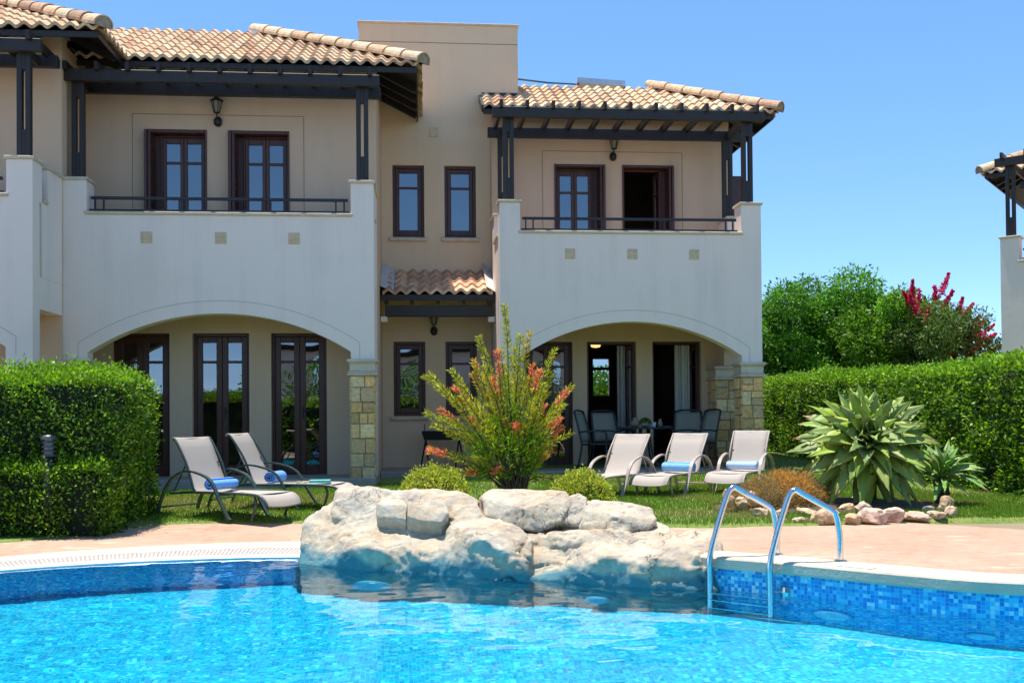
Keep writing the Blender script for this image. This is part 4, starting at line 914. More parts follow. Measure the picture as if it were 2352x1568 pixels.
# ------------------------------------------------------------------ agaves
def agave(name, c, ax, R, n, label, seed, cols, wmul=1., low=-.35, base=None, stem=True, droop=.25):
    rnd = random.Random(seed); c = Vector(c); r = empty(name, base, label=label, cat='agave', group='agaves in the stone bed'); ax = Vector(ax).normalized()
    s = ax.cross(Vector((1, 0, 0))).normalized(); u = s.cross(ax)
    for i in range(n):
        t = (i+.5)/n; az = i*2.39996+rnd.uniform(-.15, .15); el = math.acos(1-t*(1-low)) if True else 0; el = max(.10, el)
        d = (ax*math.cos(el)+(s*math.cos(az)+u*math.sin(az))*math.sin(el)).normalized()
        ln = R*(.60+.40*min(1, t*2.6))*rnd.uniform(.86, 1.1); wd = R*.285*wmul*rnd.uniform(.85, 1.15); sd = d.cross(ax).normalized() if el > .12 else s
        up = sd.cross(d).normalized()
        if up.dot(ax) < 0: up = -up
        dr = droop*rnd.uniform(.4, 1.5)*(1 if t > .3 else .2); tw = rnd.uniform(-.25, .25); M_ = 11; vs = []; wave = rnd.uniform(.0, .05); ph = rnd.uniform(0, 6)
        W = [.42, .50, .66, .83, .96, 1.0, .95, .80, .58, .30, .02]
        for k in range(M_):
            q = k/(M_-1); p = c + d*(ln*q+.02) + up*(ln*.10*math.sin(q*3.1)) - Vector((0, 0, 1))*dr*ln*q*q*.75 + ax*(.10*R*(1-t))
            a = tw*q; sv = sd*math.cos(a)+up*math.sin(a); uv_ = up*math.cos(a)-sd*math.sin(a); hw = wd*.5*W[k]; th = .022*R*(1-q)+.004
            fold = .38*hw + wave*R*math.sin(ph+q*9)*q
            vs += [p-sv*hw+uv_*fold, p-sv*hw*.5+uv_*fold*.28, p, p+sv*hw*.5+uv_*fold*.28, p+sv*hw+uv_*(.38*hw-wave*R*math.sin(ph+q*8)*q), p-uv_*th]
        fs = []; K = 6
        for k in range(M_-1):
            for a in range(4): fs.append((k*K+a, k*K+a+1, (k+1)*K+a+1, (k+1)*K+a))
            fs.append((k*K+4, k*K+5, (k+1)*K+5, (k+1)*K+4)); fs.append((k*K+5, k*K, (k+1)*K, (k+1)*K+5))
        m = MB(); c0 = rnd.choice(cols); kk = rnd.uniform(.85, 1.15); base_c = tuple(x*kk for x in c0); dry = rnd.random() < .26 and t > .5
        cs = []
        for k in range(M_-1):
            q = k/(M_-1); cc = base_c
            if dry and q > .86: cc = (.40, .28, .12)
            for a in range(6): cs.append((cc[0]*1.18, cc[1]*1.12, cc[2]*1.15) if a in (0, 3) else cc)
        m.mesh(vs, fs); m.c = cs; lf = m.build('leaf', AGAVE, r, smooth=True)
    if stem:
        m = MB(); b = Vector(base); m.tube([b-Vector((0, 0, .1)), b.lerp(c, .5)+Vector((.03, 0, 0)), c], [.10*R+.03, .10*R+.03, .16*R], 10); m.build('stem', BARK, r)
    return r
AGC = [(.25, .37, .05), (.31, .43, .055), (.20, .30, .06), (.30, .38, .08), (.22, .30, .08)]
Yg = 10.8; c = at(1980, 1028, Yg); b = at(1990, 1150, Yg+.15); b.z = gz(b.x, b.y)
agave('agave', c, (-.10, -.86, .50), .74, 98, 'large grey-green agave with broad leaves in the stone bed', 4, AGC, wmul=.84, low=-.30, base=b, droop=.13)
c = at(2158, 1100, 10.9); b = at(2160, 1150, 10.9); b.z = gz(b.x, b.y)
agave('agave', c, (.1, -.45, .88), .48, 34, 'small dark green agave to the right of the big one', 9, [(.18, .34, .07), (.22, .39, .08), (.28, .40, .13)], wmul=.62, low=.0, base=b, droop=.12)
# dry grass mound
def mound():
    Y = 10.75; c = at(1784, 1165, Y); c.z = gz(c.x, c.y); r = empty('dry_grass_mound', c, label='brown dried ornamental grass mound beside the big agave', cat='dry plant'); n = 17000
    rx, h = 128*Y/F, (1180-1072)*Y/F
    d = unit(n); d[:, 2] = np.abs(d[:, 2]); lum = 1+.15*cnoise(d, 2.4, 3)+.07*cnoise(d, 6, 7); hh = h*(.80+.26*d[:, 0])
    P = np.array(c)+np.stack([d[:, 0]*rx, d[:, 1]*rx*.75, d[:, 2]*hh], 1)*(lum*rng.uniform(.80, 1.0, n))[:, None]
    D = d*.7+unit(n)*.75; D[:, 2] += .35; tone = cnoise(P, 3.5, 2)
    C = palette(n, [(.46, .29, .12), (.38, .26, .12), (.54, .35, .15), (.32, .22, .12)], .25); w = (P[:, 0] > c.x-.05) & (tone > -.15) & (d[:, 2] > .3); C[w] = palette(int(w.sum()), [(.62, .31, .08), (.66, .38, .11)], .2)
    g = rng.uniform(size=n) < .10; C[g] = palette(int(g.sum()), [(.14, .15, .05)], .2)
    bm = bmesh.new(); bmesh.ops.create_icosphere(bm, subdivisions=3, radius=1)
    for v in bm.verts: v.co = Vector((c.x+v.co.x*rx*.85, c.y+v.co.y*rx*.62, c.z+max(v.co.z, -.05)*h*(.68+.22*v.co.x)))
    m = MB(); m.bm(bm); m.build('root_mass', noise_mat('dry_root', (.06, .04, .025), (.10, .07, .04), 14, .95, .5, 30), r)
    leaf_mesh('blades', LEAFM, r, P, D, rng.uniform(.03, .075, n), np.full(n, .0055), C, .05)
mound()
m = MB(); bc = at(1960, 1172, 10.7)
bm = bmesh.new(); bmesh.ops.create_icosphere(bm, subdivisions=3, radius=1)
for v in bm.verts: v.co = Vector((bc.x-.20+v.co.x*1.45, bc.y+.15+v.co.y*.8, gz(bc.x, bc.y)-.03+v.co.z*.15+.02*noise.noise(v.co*5)))
m.bm(bm); m.build('planting_soil', noise_mat('soil', (.07, .045, .028), (.13, .085, .05), 9, .95, .6, 30), None, smooth=True, kind='structure')
# ------------------------------------------------------------------ rocks
def rock_mat(name, teal=True, cols=((.52, .385, .25), (.66, .54, .385), (.75, .66, .51)), grey=(.42, .375, .315)):
    m, nt, b = new_mat(name); g = N(nt, 'ShaderNodeNewGeometry'); pos = g.outputs['Position']
    n1 = N(nt, 'ShaderNodeTexNoise', Scale=3.1, Detail=12, Roughness=.74); L(nt, pos, n1.inputs['Vector'])
    r1 = ramp(nt, [(.36, cols[0]), (.5, cols[1]), (.62, cols[2])]); L(nt, n1.outputs['Fac'], r1.inputs[0])
    n2 = N(nt, 'ShaderNodeTexNoise', Scale=4.5, Detail=8, Roughness=.7); L(nt, pos, n2.inputs['Vector']); r2 = ramp(nt, [(.47, (0, 0, 0)), (.60, (.72, .72, .72))]); L(nt, n2.outputs['Fac'], r2.inputs[0])
    mx = N(nt, 'ShaderNodeMix', data_type='RGBA'); L(nt, r2.outputs[0], mx.inputs['Factor']); L(nt, r1.outputs[0], mx.inputs['A']); mx.inputs['B'].default_value = (*grey, 1)
    # hairline cracks
    nd = N(nt, 'ShaderNodeTexNoise', Scale=5, Detail=4); L(nt, pos, nd.inputs['Vector']); va = N(nt, 'ShaderNodeMix', data_type='VECTOR'); va.inputs['Factor'].default_value = .45; L(nt, pos, va.inputs['A']); L(nt, nd.outputs['Color'], va.inputs['B'])
    vo = N(nt, 'ShaderNodeTexVoronoi', feature='DISTANCE_TO_EDGE', Scale=1.7); L(nt, va.outputs['Result'], vo.inputs['Vector'])
    nm = N(nt, 'ShaderNodeTexNoise', Scale=1.7, Detail=2); L(nt, pos, nm.inputs['Vector'])
    cr = N(nt, 'ShaderNodeMapRange'); cr.inputs[1].default_value = 0; cr.inputs[2].default_value = .007; L(nt, vo.outputs['Distance'], cr.inputs[0])
    ms = ramp(nt, [(.48, (1, 1, 1)), (.56, (0, 0, 0))]); L(nt, nm.outputs['Fac'], ms.inputs[0])
    mxx = N(nt, 'ShaderNodeMath', operation='MAXIMUM'); L(nt, cr.outputs[0], mxx.inputs[0]); L(nt, ms.outputs[0], mxx.inputs[1])
    mc = N(nt, 'ShaderNodeMix', data_type='RGBA'); L(nt, mxx.outputs[0], mc.inputs['Factor']); mc.inputs['A'].default_value = (.24, .19, .145, 1); L(nt, mx.outputs['Result'], mc.inputs['B'])
    out = mc.outputs['Result']
    if teal:   # teal tint on the foot of the rock, ragged at its upper edge
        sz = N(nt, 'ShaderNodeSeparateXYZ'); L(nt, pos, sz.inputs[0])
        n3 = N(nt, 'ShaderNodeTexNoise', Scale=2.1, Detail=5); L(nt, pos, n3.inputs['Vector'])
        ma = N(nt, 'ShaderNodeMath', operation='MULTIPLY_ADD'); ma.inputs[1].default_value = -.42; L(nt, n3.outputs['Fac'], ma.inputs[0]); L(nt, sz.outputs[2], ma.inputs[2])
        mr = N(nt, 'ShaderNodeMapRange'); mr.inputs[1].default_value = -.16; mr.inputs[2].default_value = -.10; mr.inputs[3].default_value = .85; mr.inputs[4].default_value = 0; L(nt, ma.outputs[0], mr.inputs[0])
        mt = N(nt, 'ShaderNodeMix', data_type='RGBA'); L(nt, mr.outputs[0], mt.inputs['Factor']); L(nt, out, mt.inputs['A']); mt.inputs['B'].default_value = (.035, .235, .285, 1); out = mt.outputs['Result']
    L(nt, out, b.inputs['Base Color']); b.inputs['Roughness'].default_value = .88; b.inputs['Specular IOR Level'].default_value = .25
    nb = N(nt, 'ShaderNodeTexNoise', Scale=19, Detail=12, Roughness=.78); L(nt, pos, nb.inputs['Vector'])
    mb_ = N(nt, 'ShaderNodeMath', operation='MULTIPLY_ADD'); mb_.inputs[1].default_value = .35; L(nt, mxx.outputs[0], mb_.inputs[0]); L(nt, nb.outputs['Fac'], mb_.inputs[2])
    bp = N(nt, 'ShaderNodeBump', Strength=.9, Distance=.030); L(nt, mb_.outputs[0], bp.inputs['Height']); L(nt, bp.outputs[0], b.inputs['Normal']); return m
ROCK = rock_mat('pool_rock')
def boulder_bm(c, r, seed, cuts=11, sub=4, rough=.10, flat=.80, front=None):
    rnd = random.Random(seed); bm = bmesh.new(); bmesh.ops.create_icosphere(bm, subdivisions=sub, radius=1)
    pl = []
    for _ in range(cuts):
        v = Vector((rnd.gauss(0, 1), rnd.gauss(0, 1), rnd.gauss(0, 1))).normalized(); pl.append((v, rnd.uniform(flat-.14, flat+.10)))
    c = Vector(c); r = Vector(r); o = Vector((seed*1.7, seed*.3, 0))
    for v in bm.verts:
        p = v.co.copy()
        for n_, d in pl:
            q = p.dot(n_)-d
            if q > 0: p -= n_*q*.86
        if front:
            n_ = Vector((-.42, -.90, .10)).normalized(); q = p.dot(n_)-front
            if q > 0: p -= n_*q*.97
        p *= 1 + rough*noise.fractal(v.co*1.6+o, 1.0, 2.0, 4) + rough*.22*noise.fractal(v.co*5+o, 1.0, 2.0, 3)
        v.co = c + Vector((p.x*r.x, p.y*r.y, p.z*r.z))
    return bm
def px_boulder(px, py, rx, ry, Y, d, seed, **kw):
    c = at(px, py, Y); s = Y/F*1.0; return boulder_bm(c, (rx*s*1.12, d, ry*s*1.15), seed, **kw)
def fuse(parts, name, parent, vox=.022, disp=.03):
    m = MB()
    for p in parts: m.bm(p)
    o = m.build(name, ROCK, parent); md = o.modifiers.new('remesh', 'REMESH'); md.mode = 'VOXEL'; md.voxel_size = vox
    sm_ = o.modifiers.new('smooth', 'SMOOTH'); sm_.factor = .5; sm_.iterations = 3
    dg = bpy.context.evaluated_depsgraph_get(); dg.update(); me = bpy.data.meshes.new_from_object(o.evaluated_get(dg)); o.modifiers.clear(); replaced = o.data; o.data = me; bpy.data.meshes.remove(replaced); me.name = name
    M = wmat(o); bm = bmesh.new(); bm.from_mesh(me); bm.normal_update()
    for v in bm.verts:
        w = M @ v.co; wd = w + Vector((noise.noise(w*2.1), noise.noise(w*2.1+Vector((7, 0, 0))), noise.noise(w*2.1+Vector((0, 7, 0)))))*.16
        n1 = noise.fractal(w*1.9, 1.0, 2.0, 3); n3 = noise.fractal(Vector((wd.x*4, wd.y*4, wd.z*9)), .9, 2, 4); n5 = noise.fractal(w*17, 1, 2, 3)
        t = wd.z*6.2+wd.x*1.5+wd.y*.9; ft = t-math.floor(t); ter = (ft/.82 if ft < .82 else (1-ft)/.18)-.5           # weathered beds
        f1 = abs(noise.fractal(wd*1.25+Vector((3, 1, 0)), .7, 2.1, 3)); g1 = max(0, 1-f1/.030)*min(1, max(0, noise.noise(w*1.1+Vector((0, 0, 5)))*2.4+.55))   # open cracks
        f2 = abs(noise.fractal(wd*2.7+Vector((0, 9, 2)), .7, 2.1, 3)); g2 = max(0, 1-f2/.028)*min(1, max(0, noise.noise(w*1.6+Vector((8, 0, 0)))*2.4+.2))
        d2, p2 = noise.voronoi(Vector((wd.x*3.3, wd.y*3.3, wd.z*4.6))); blk = noise.cell(p2[0]*7.3)-.5; eb = min(1, (d2[1]-d2[0])/.16)
        v.co += v.normal*(disp*(.85*n1 + .32*n3 + .24*n5 + .45*ter*(.45+noise.noise(w*1.2)) + .22*blk*eb) - .048*g1 - .024*g2)
    for f in bm.faces: f.smooth = True
    bm.to_mesh(me); bm.free(); return o
rb = at(1150, 1300, 8.6); rb.z = -.8
RF = empty('rock_formation', rb, label='long cream limestone rock formation rising from the far pool edge', cat='rock')
def waterline(px): return float(np.interp(px, [600, 679, 900, 1100, 1400, 1628, 1700], [9.25, 9.07, 8.54, 8.15, 7.63, 7.28, 7.18]))
def slab(pts, back, foot=None, sink=.0):
    """angular block: picture points with their set-back from the waterline, a back set-back, and a foot under water"""
    bm = bmesh.new()
    if foot: wy = lambda px: float(np.interp(px, [679, 1628], [1294, 1352])); pts = [(px, py, o-.06+.15*max(0, wy(px)-py)/100) for px, py, o in pts]
    for px, py, o in pts:
        p = at(px, py, waterline(px)+o); bm.verts.new(p)
        if foot is not None: bm.verts.new((p.x*.995, waterline(px)+min(max(o, .0)*.2, .1)-.10, -1.25 if foot else -.1))
    mn = min(py for _, py, _ in pts)
    for px, py, o in pts:
        if py < mn+34:
            q = at(px, py, waterline(px)+o); bm.verts.new((q.x*(1+back*.05), q.y+back-o*.6, q.z-.05-sink)); bm.verts.new((q.x*(1+back*.05), q.y+back-o*.6, -.2))
    r = bmesh.ops.convex_hull(bm, input=bm.verts[:]); bmesh.ops.delete(bm, geom=[v for v in bm.verts if not v.link_faces], context='VERTS'); return bm
base = [
 slab([(680, 1293, .06), (687, 1236, .12), (703, 1196, .24), (726, 1176, .42), (770, 1188, .40), (800, 1210, .24), (806, 1262, .04), (790, 1301, .0)], 1.0, True),
 slab([(770, 1300, .0), (776, 1236, .04), (800, 1204, .24), (880, 1200, .30), (905, 1226, .16), (900, 1262, -.05), (880, 1308, .0), (830, 1252, -.12), (790, 1262, -.06)], 1.0, True),
 slab([(872, 1307, .02), (876, 1240, .06), (890, 1206, .28), (960, 1200, .32), (1012, 1206, .24), (1018, 1262, .0), (1008, 1313, .0), (945, 1262, -.08)], 1.0, True),
 slab([(1002, 1314, .0), (1006, 1262, -.02), (1030, 1204, .10), (1078, 1182, .26), (1150, 1180, .30), (1196, 1200, .22), (1222, 1240, .08), (1214, 1300, -.05), (1190, 1327, .0), (1110, 1236, -.20), (1150, 1262, -.20), (1100, 1320, -.06)], 1.0, True),
 slab([(1186, 1328, .02), (1210, 1272, .10), (1245, 1250, .22), (1285, 1262, .20), (1296, 1300, .08), (1290, 1334, .02)], .9, True),
 slab([(1276, 1334, .02), (1290, 1300, .05), (1330, 1262, .10), (1388, 1226, .26), (1440, 1222, .34), (1470, 1262, .08), (1462, 1300, -.05), (1440, 1343, .0), (1400, 1276, -.10), (1370, 1296, -.06)], 1.0, True),
 slab([(1420, 1342, .0), (1430, 1270, .04), (1470, 1232, .24), (1540, 1216, .36), (1580, 1240, .20), (1590, 1300, -.02), (1570, 1349, .02), (1500, 1278, -.12)], 1.0, True),
 slab([(1550, 1349, .02), (1560, 1250, .14), (1590, 1218, .36), (1640, 1220, .42), (1658, 1258, .32), (1660, 1300, .16), (1648, 1352, .05), (1600, 1276, -.06)], .7, True),
 slab([(1180, 1240, .24), (1290, 1256, .22), (1400, 1236, .28), (1520, 1232, .38), (1530, 1220, .46), (1180, 1224, .30), (1290, 1232, .26), (1400, 1216, .36), (1510, 1206, .9), (1200, 1202, .7)], 1.2),
 slab([(730, 1200, .36), (770, 1200, .34), (880, 1210, .28), (1030, 1206, .28), (730, 1180, .46), (766, 1166, .48), (880, 1186, .38), (1040, 1190, .34), (1100, 1180, .44), (1110, 1170, .8), (760, 1158, .8)], 1.2),
 slab([(764, 1190, .34), (766, 1150, .44), (772, 1131, .52), (800, 1121, .62), (868, 1121, .66), (872, 1150, .48), (866, 1192, .36)], 1.2),
 slab([(866, 1126, .66), (974, 1129, .66), (1062, 1134, .62), (1104, 1154, .52), (1100, 1188, .44), (880, 1180, .46)], 1.25),
 slab([(1028, 1186, .30), (1042, 1160, .42), (1098, 1152, .50), (1112, 1176, .42), (1086, 1196, .30)], .9)]
base.append(slab([(1200, 1332, .10), (1216, 1262, .16), (1300, 1244, .22), (1420, 1240, .28), (1420, 1344, .12)], .9, True))
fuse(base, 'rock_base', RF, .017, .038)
for blk in ([(866, 1190, .22), (864, 1156, .27), (878, 1144, .40), (926, 1146, .40), (936, 1160, .30), (934, 1192, .22)], [(932, 1184, .20), (942, 1156, .28), (985, 1144, .38), (1022, 1152, .34), (1032, 1178, .22), (1014, 1199, .15), (962, 1195, .16)]):
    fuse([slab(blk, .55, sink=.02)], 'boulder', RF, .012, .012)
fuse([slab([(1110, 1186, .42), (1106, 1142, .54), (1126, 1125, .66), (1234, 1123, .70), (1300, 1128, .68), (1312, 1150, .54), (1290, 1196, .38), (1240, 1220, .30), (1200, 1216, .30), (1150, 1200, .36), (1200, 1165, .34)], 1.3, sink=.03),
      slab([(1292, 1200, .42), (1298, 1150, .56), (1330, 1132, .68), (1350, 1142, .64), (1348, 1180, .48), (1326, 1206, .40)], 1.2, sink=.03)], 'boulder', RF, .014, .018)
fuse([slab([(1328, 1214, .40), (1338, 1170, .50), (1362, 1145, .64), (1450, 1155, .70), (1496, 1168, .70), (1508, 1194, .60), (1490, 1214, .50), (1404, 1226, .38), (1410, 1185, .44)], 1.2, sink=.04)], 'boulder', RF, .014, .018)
# stones round the planting bed
STN = tint_mat('bed_stone', .85, .9, 34, .5, mscale=13)
stones = [(1673, 1144, 24, 33, 'tall ochre stone at the left end of the bed border'), (1702, 1156, 27, 27, 'ragged ochre stone second from the left end of the bed'), (1726, 1150, 27, 30, 'upright cream stone below the dry grass mound'),
 (1745, 1177, 45, 24, 'low brown stone on the grass before the dry mound'), (1796, 1180, 24, 21, 'small reddish stone behind the left ladder rail'), (1832, 1168, 18, 15, 'little grey stone between the ladder rails'), (1850, 1177, 42, 21, 'slanting flat stone between the ladder rails'),
 (1838, 1195, 36, 15, 'flat low stone touching the paving between the ladder rails'), (1888, 1189, 48, 30, 'squarish cream stone left of the right ladder rail'), (1918, 1184, 18, 18, 'small stone hidden by the right ladder rail'), (1946, 1168, 40, 24, 'long brown stone behind the right ladder rail'),
 (1957, 1192, 36, 23, 'rounded orange stone just right of the ladder'), (1982, 1169, 33, 29, 'round pinkish stone stacked under the agave stem'), (1972, 1150, 33, 18, 'shaded mauve stone beneath the agave leaves'), (2004, 1154, 33, 24, 'second shaded mauve stone beneath the agave leaves'), (2048, 1157, 33, 21, 'dark stone in the agave shade at the back of the bed'),
 (2005, 1186, 54, 35, 'large pink pyramid shaped stone in the front row'), (2054, 1183, 48, 32, 'large cream pink boulder in the middle of the front row'), (2102, 1185, 54, 23, 'wide low stone right of the cream pink boulder'), (2134, 1171, 27, 18, 'small grey stone behind the right end of the border'),
 (2150, 1183, 36, 21, 'low ochre stone near the right end of the border'), (2170, 1166, 36, 36, 'tall jagged ochre stone at the right end of the border'), (2184, 1180, 24, 24, 'last small stone at the right end of the border')]
for k, (px, py, w, h, lb) in enumerate(stones):
    bz = .25; foot = py+h*.42; g_ = gnd(px, foot, bz); Y = min(g_.y+.10, 10.5 if px < 1790 else 99)
    c = at(px, py, Y); s = Y/F; m = MB(); cl = random.choice([(.56, .37, .21), (.64, .46, .29), (.50, .32, .18), (.60, .41, .26)])
    if 'mauve' in lb or 'dark' in lb: cl = (.36, .26, .22)  # dark colour carries the agave's shade on these stones
    if 'grey' in lb: cl = (.42, .36, .32)
    if 'pink' in lb: cl = (.62, .43, .31)
    bm = boulder_bm((0, 0, 0), (w*s*.72, max(w, h)*s*.55, h*s*.80), 100+k, cuts=14, sub=4, rough=.20, flat=.66)
    m.bm(bm, cl); c.z = max(c.z, gz(c.x, c.y)+h*s*.40); o = m.build('border_stone', STN, None, smooth=True, label=lb, cat='stone', group='stones edging the planting bed'); o.location = c
# ------------------------------------------------------------------ loungers
def weave(name, c1, c2):
    m, nt, b = new_mat(name); tc = N(nt, 'ShaderNodeTexCoord'); w = N(nt, 'ShaderNodeTexNoise', Scale=260, Detail=2); mp = N(nt, 'ShaderNodeMapping'); mp.inputs['Scale'].default_value = (1, .22, 1); L(nt, tc.outputs['Object'], mp.inputs[0]); L(nt, mp.outputs[0], w.inputs['Vector'])
    r = ramp(nt, [(.3, c1), (.7, c2)]); L(nt, w.outputs['Fac'], r.inputs[0]); L(nt, r.outputs[0], b.inputs['Base Color']); b.inputs['Roughness'].default_value = .8
    t = N(nt, 'ShaderNodeBsdfTranslucent'); t.inputs[0].default_value = (*c1, 1); mx = N(nt, 'ShaderNodeMixShader'); mx.inputs[0].default_value = .15; L(nt, b.outputs[0], mx.inputs[1]); L(nt, t.outputs[0], mx.inputs[2]); L(nt, mx.outputs[0], nt.nodes['Material Output'].inputs[0])
    bp = N(nt, 'ShaderNodeBump', Strength=.3, Distance=.002); L(nt, w.outputs['Fac'], bp.inputs['Height']); L(nt, bp.outputs[0], b.inputs['Normal']); return m
SLING1 = weave('sling_taupe', (.46, .39, .33), (.56, .49, .42)); SLING2 = weave('sling_beige', (.49, .42, .355), (.58, .50, .43)); SLING3 = weave('chair_sling', (.34, .31, .24), (.43, .39, .31))
FGREEN = noise_mat('green_frame', (.035, .060, .058), (.05, .08, .075), 12, .38, .05, 60); FTAUPE = noise_mat('taupe_frame', (.36, .29, .25), (.43, .35, .31), 12, .45, .05, 60); FDARK = noise_mat('chair_frame', (.012, .02, .026), (.02, .03, .036), 12, .4, .05, 60)
def spline(pts, n=6): return [Vector(p) for p in catmull([tuple(p) for p in pts], n, False)]
def lounger(label, sling, frame, ang=62, back=.72, hw=.27, arm_h=.53):
    """foot end towards -y, head towards +y, hinge at y = 0"""
    r = empty('sun_lounger', (0, 0, 0), label=label, cat='sun lounger'); a = R_(ang); sh = .29
    bt = Vector((0, back*math.cos(a), sh+back*math.sin(a)))
    m = MB()
    for s in (-1, 1):
        x = s*hw
        m.tube(spline([(x, .42, sh-.02), (x, 0, sh), (x, -.55, sh+.005), (x, -.96, sh-.005), (x, -1.08, sh-.05), (x, -1.14, sh-.12)]), .016, 7)
        m.tube(spline([(x, .02, sh+.01), (x, bt.y*.5-.02, sh+(bt.z-sh)*.5), (x, bt.y-.03, bt.z-.08), (x, bt.y+.04, bt.z)]), .014, 7)
    for y, z in ((-.98, sh-.005), (.30, sh-.015), (-.4, sh-.02)): m.tube([(-hw, y, z), (hw, y, z)], .012, 6)
    m.tube([(-hw, bt.y+.05, bt.z-.015), (hw, bt.y+.05, bt.z-.015)], .013, 6)
    m.tube([(-hw+.03, bt.y*.55, sh+(bt.z-sh)*.55), (-hw+.03, .40, sh-.01)], .010, 6); m.tube([(hw-.03, bt.y*.55, sh+(bt.z-sh)*.55), (hw-.03, .40, sh-.01)], .010, 6)
    m.tube([(-hw+.03, bt.y*.55+.035, sh+(bt.z-sh)*.55-.02), (hw-.03, bt.y*.55+.035, sh+(bt.z-sh)*.55-.02)], .010, 6)
    m.build('frame', frame, r, smooth=True)
    for s in (-1, 1):
        x = s*(hw+.035); m = MB(); P = spline([(x, .62, 0), (x, .56, .16), (x, .38, .42), (x, .14, arm_h), (x, -.10, arm_h-.02), (x, -.30, .42), (x, -.44, .20), (x, -.56, .03), (x, -.60, 0.0)], 5)
        for p, q in zip(P, P[1:]): d = (q-p).normalized(); m.bar(p, q+d*.004, .045, .020, up=(0, d.z, -d.y) if True else (0,0,1))
        m.build('armrest', frame, r)
        m = MB(); m.tube(spline([(s*(hw-.02), -.92, sh-.01), (s*(hw-.015), -.95, .18), (s*(hw-.01), -.90, .03), (s*(hw-.01), -.90, 0)], 4), .016, 7); m.build('leg', frame, r, smooth=True)
    m = MB(); m.tube([(-hw-.035, .58, .10), (hw+.035, .58, .10)], .012, 6); m.build('cross_bar', frame, r)
    # the sling: seat, bend, back and the rolled head end
    prof = spline([(0, -1.155, sh-.125), (0, -1.09, sh-.035), (0, -.96, sh+.008), (0, -.5, sh+.006), (0, -.10, sh+.002), (0, .0, sh+.03), (0, back*.30*math.cos(a)+.015, sh+back*.30*math.sin(a)), (0, bt.y*.72+.012, sh+(bt.z-sh)*.72), (0, bt.y-.02, bt.z-.07), (0, bt.y+.05, bt.z+.012), (0, bt.y+.085, bt.z-.02)], 5)
    NX = 6; vs = []
    for k, p in enumerate(prof):
        for i in range(NX+1):
            u = i/NX*2-1; sag = .018*(1-u*u); vs.append((u*(hw-.004), p.y+(sag if k > 28 else 0)*.6, p.z-(sag if k <= 28 else sag*.3)))
    n1 = NX+1; fs = [(k*n1+i, k*n1+i+1, (k+1)*n1+i+1, (k+1)*n1+i) for k in range(len(prof)-1) for i in range(NX)]
    m = MB(); m.mesh(vs, fs); o = m.build('sling', sling, r, smooth=True); sd = o.modifiers.new('solid', 'SOLIDIFY'); sd.thickness = .006; return r
def put(r, foot_l, foot_r, rz=None, scale=1):
    """stand a lounger so that its two front arm feet fall on the given ground points"""
    a, b = Vector(foot_l[:2]), Vector(foot_r[:2]); mid = (a+b)/2; d = (b-a).normalized(); rz = math.atan2(d.y, d.x) if rz is None else rz
    off = Matrix.Rotation(rz, 2) @ Vector((0, -.58*scale)); p = mid-off; place(r, (p.x, p.y, gz(p.x, p.y)+.02), rz); r.scale = (scale,)*3; return rz
GL = 'sun loungers on the lawn'
L1 = lounger('green-framed taupe lounger with a folded blue towel, nearest the clipped hedge', SLING1, FGREEN, ang=63, back=.70); L1['group'] = GL
put(L1, gnd(524, 1194, .13), gnd(617, 1183, .13))
L2 = lounger('green-framed taupe lounger with a turquoise book near its foot', SLING1, FGREEN, ang=63, back=.70); L2['group'] = GL
put(L2, gnd(671, 1178, .13), gnd(741, 1163, .13))
L3 = lounger('beige lounger without a towel, beside the yellow-green bush', SLING2, FTAUPE, ang=56, back=.66); L3['group'] = GL
put(L3, gnd(1338, 1142, .25), gnd(1424, 1140, .25), R_(-38), .92)
L4 = lounger('beige lounger with a blue towel between two other beige loungers', SLING2, FTAUPE, ang=56, back=.66); L4['group'] = GL
put(L4, gnd(1473, 1138, .25), gnd(1577, 1133, .25), R_(-37), .92)
L5 = lounger('beige lounger with a blue towel nearest the stone pillar and dry grass', SLING2, FTAUPE, ang=60, back=.66); L5['group'] = GL
put(L5, gnd(1637, 1133, .25), gnd(1738, 1126, .25), R_(-33), .92)
def towel(lg, y, x, ln, r0, label, cols, tilt=0, turns=3.2, fold=False):
    tm = MATS.get(cols[2]) or noise_mat(cols[2], cols[0], cols[1], 30, .95, .6, 160, dist=.006)
    m = MB(); K = int(turns*22); pts = []
    for k in range(K+1):
        t = k/K; a = t*turns*2*math.pi; rr = r0*(.22+.78*t); pts.append((rr*math.cos(a), rr*math.sin(a)*(.86 if fold else .95)))
    NS = 14; vs = []
    for j in range(NS+1):
        u = (j/NS-.5)*ln
        for i, (a, b) in enumerate(pts): w = 1+.05*noise.noise((u*9, i*.05, r0*50+x)); vs.append((u, a*w, b*w))
    n = K+1; fs = [(j*n+i, j*n+i+1, (j+1)*n+i+1, (j+1)*n+i) for j in range(NS) for i in range(K)]
    m.mesh(vs, fs); o = m.build('towel', tm, None, smooth=True, label=label, cat='towel', group='rolled towels on the loungers'); s = o.modifiers.new('s', 'SOLIDIFY'); s.thickness = r0*.15
    rz = lg.rotation_euler.z; p = Matrix.Translation(lg.location) @ Matrix.Rotation(rz, 4, 'Z') @ (Vector((x, y, .295+r0*.95/lg.scale.x))*lg.scale.x); o.location = p; o.rotation_euler = (0, 0, rz+tilt); return o
BL = ((.12, .34, .86), (.17, .42, .92), 'blue_towel'); PB = ((.40, .60, .88), (.50, .68, .92), 'pale_blue_towel'); MBl = ((.17, .44, .88), (.26, .54, .92), 'mid_blue_towel')
towel(L1, -.13, .02, .44, .085, 'loosely folded bright blue towel on the lounger nearest the hedge', BL, .10, 2.2, True)
towel(L2, -.14, .0, .38, .085, 'fat rolled bright blue towel on the lounger with the turquoise book', BL, .05, 2.8)
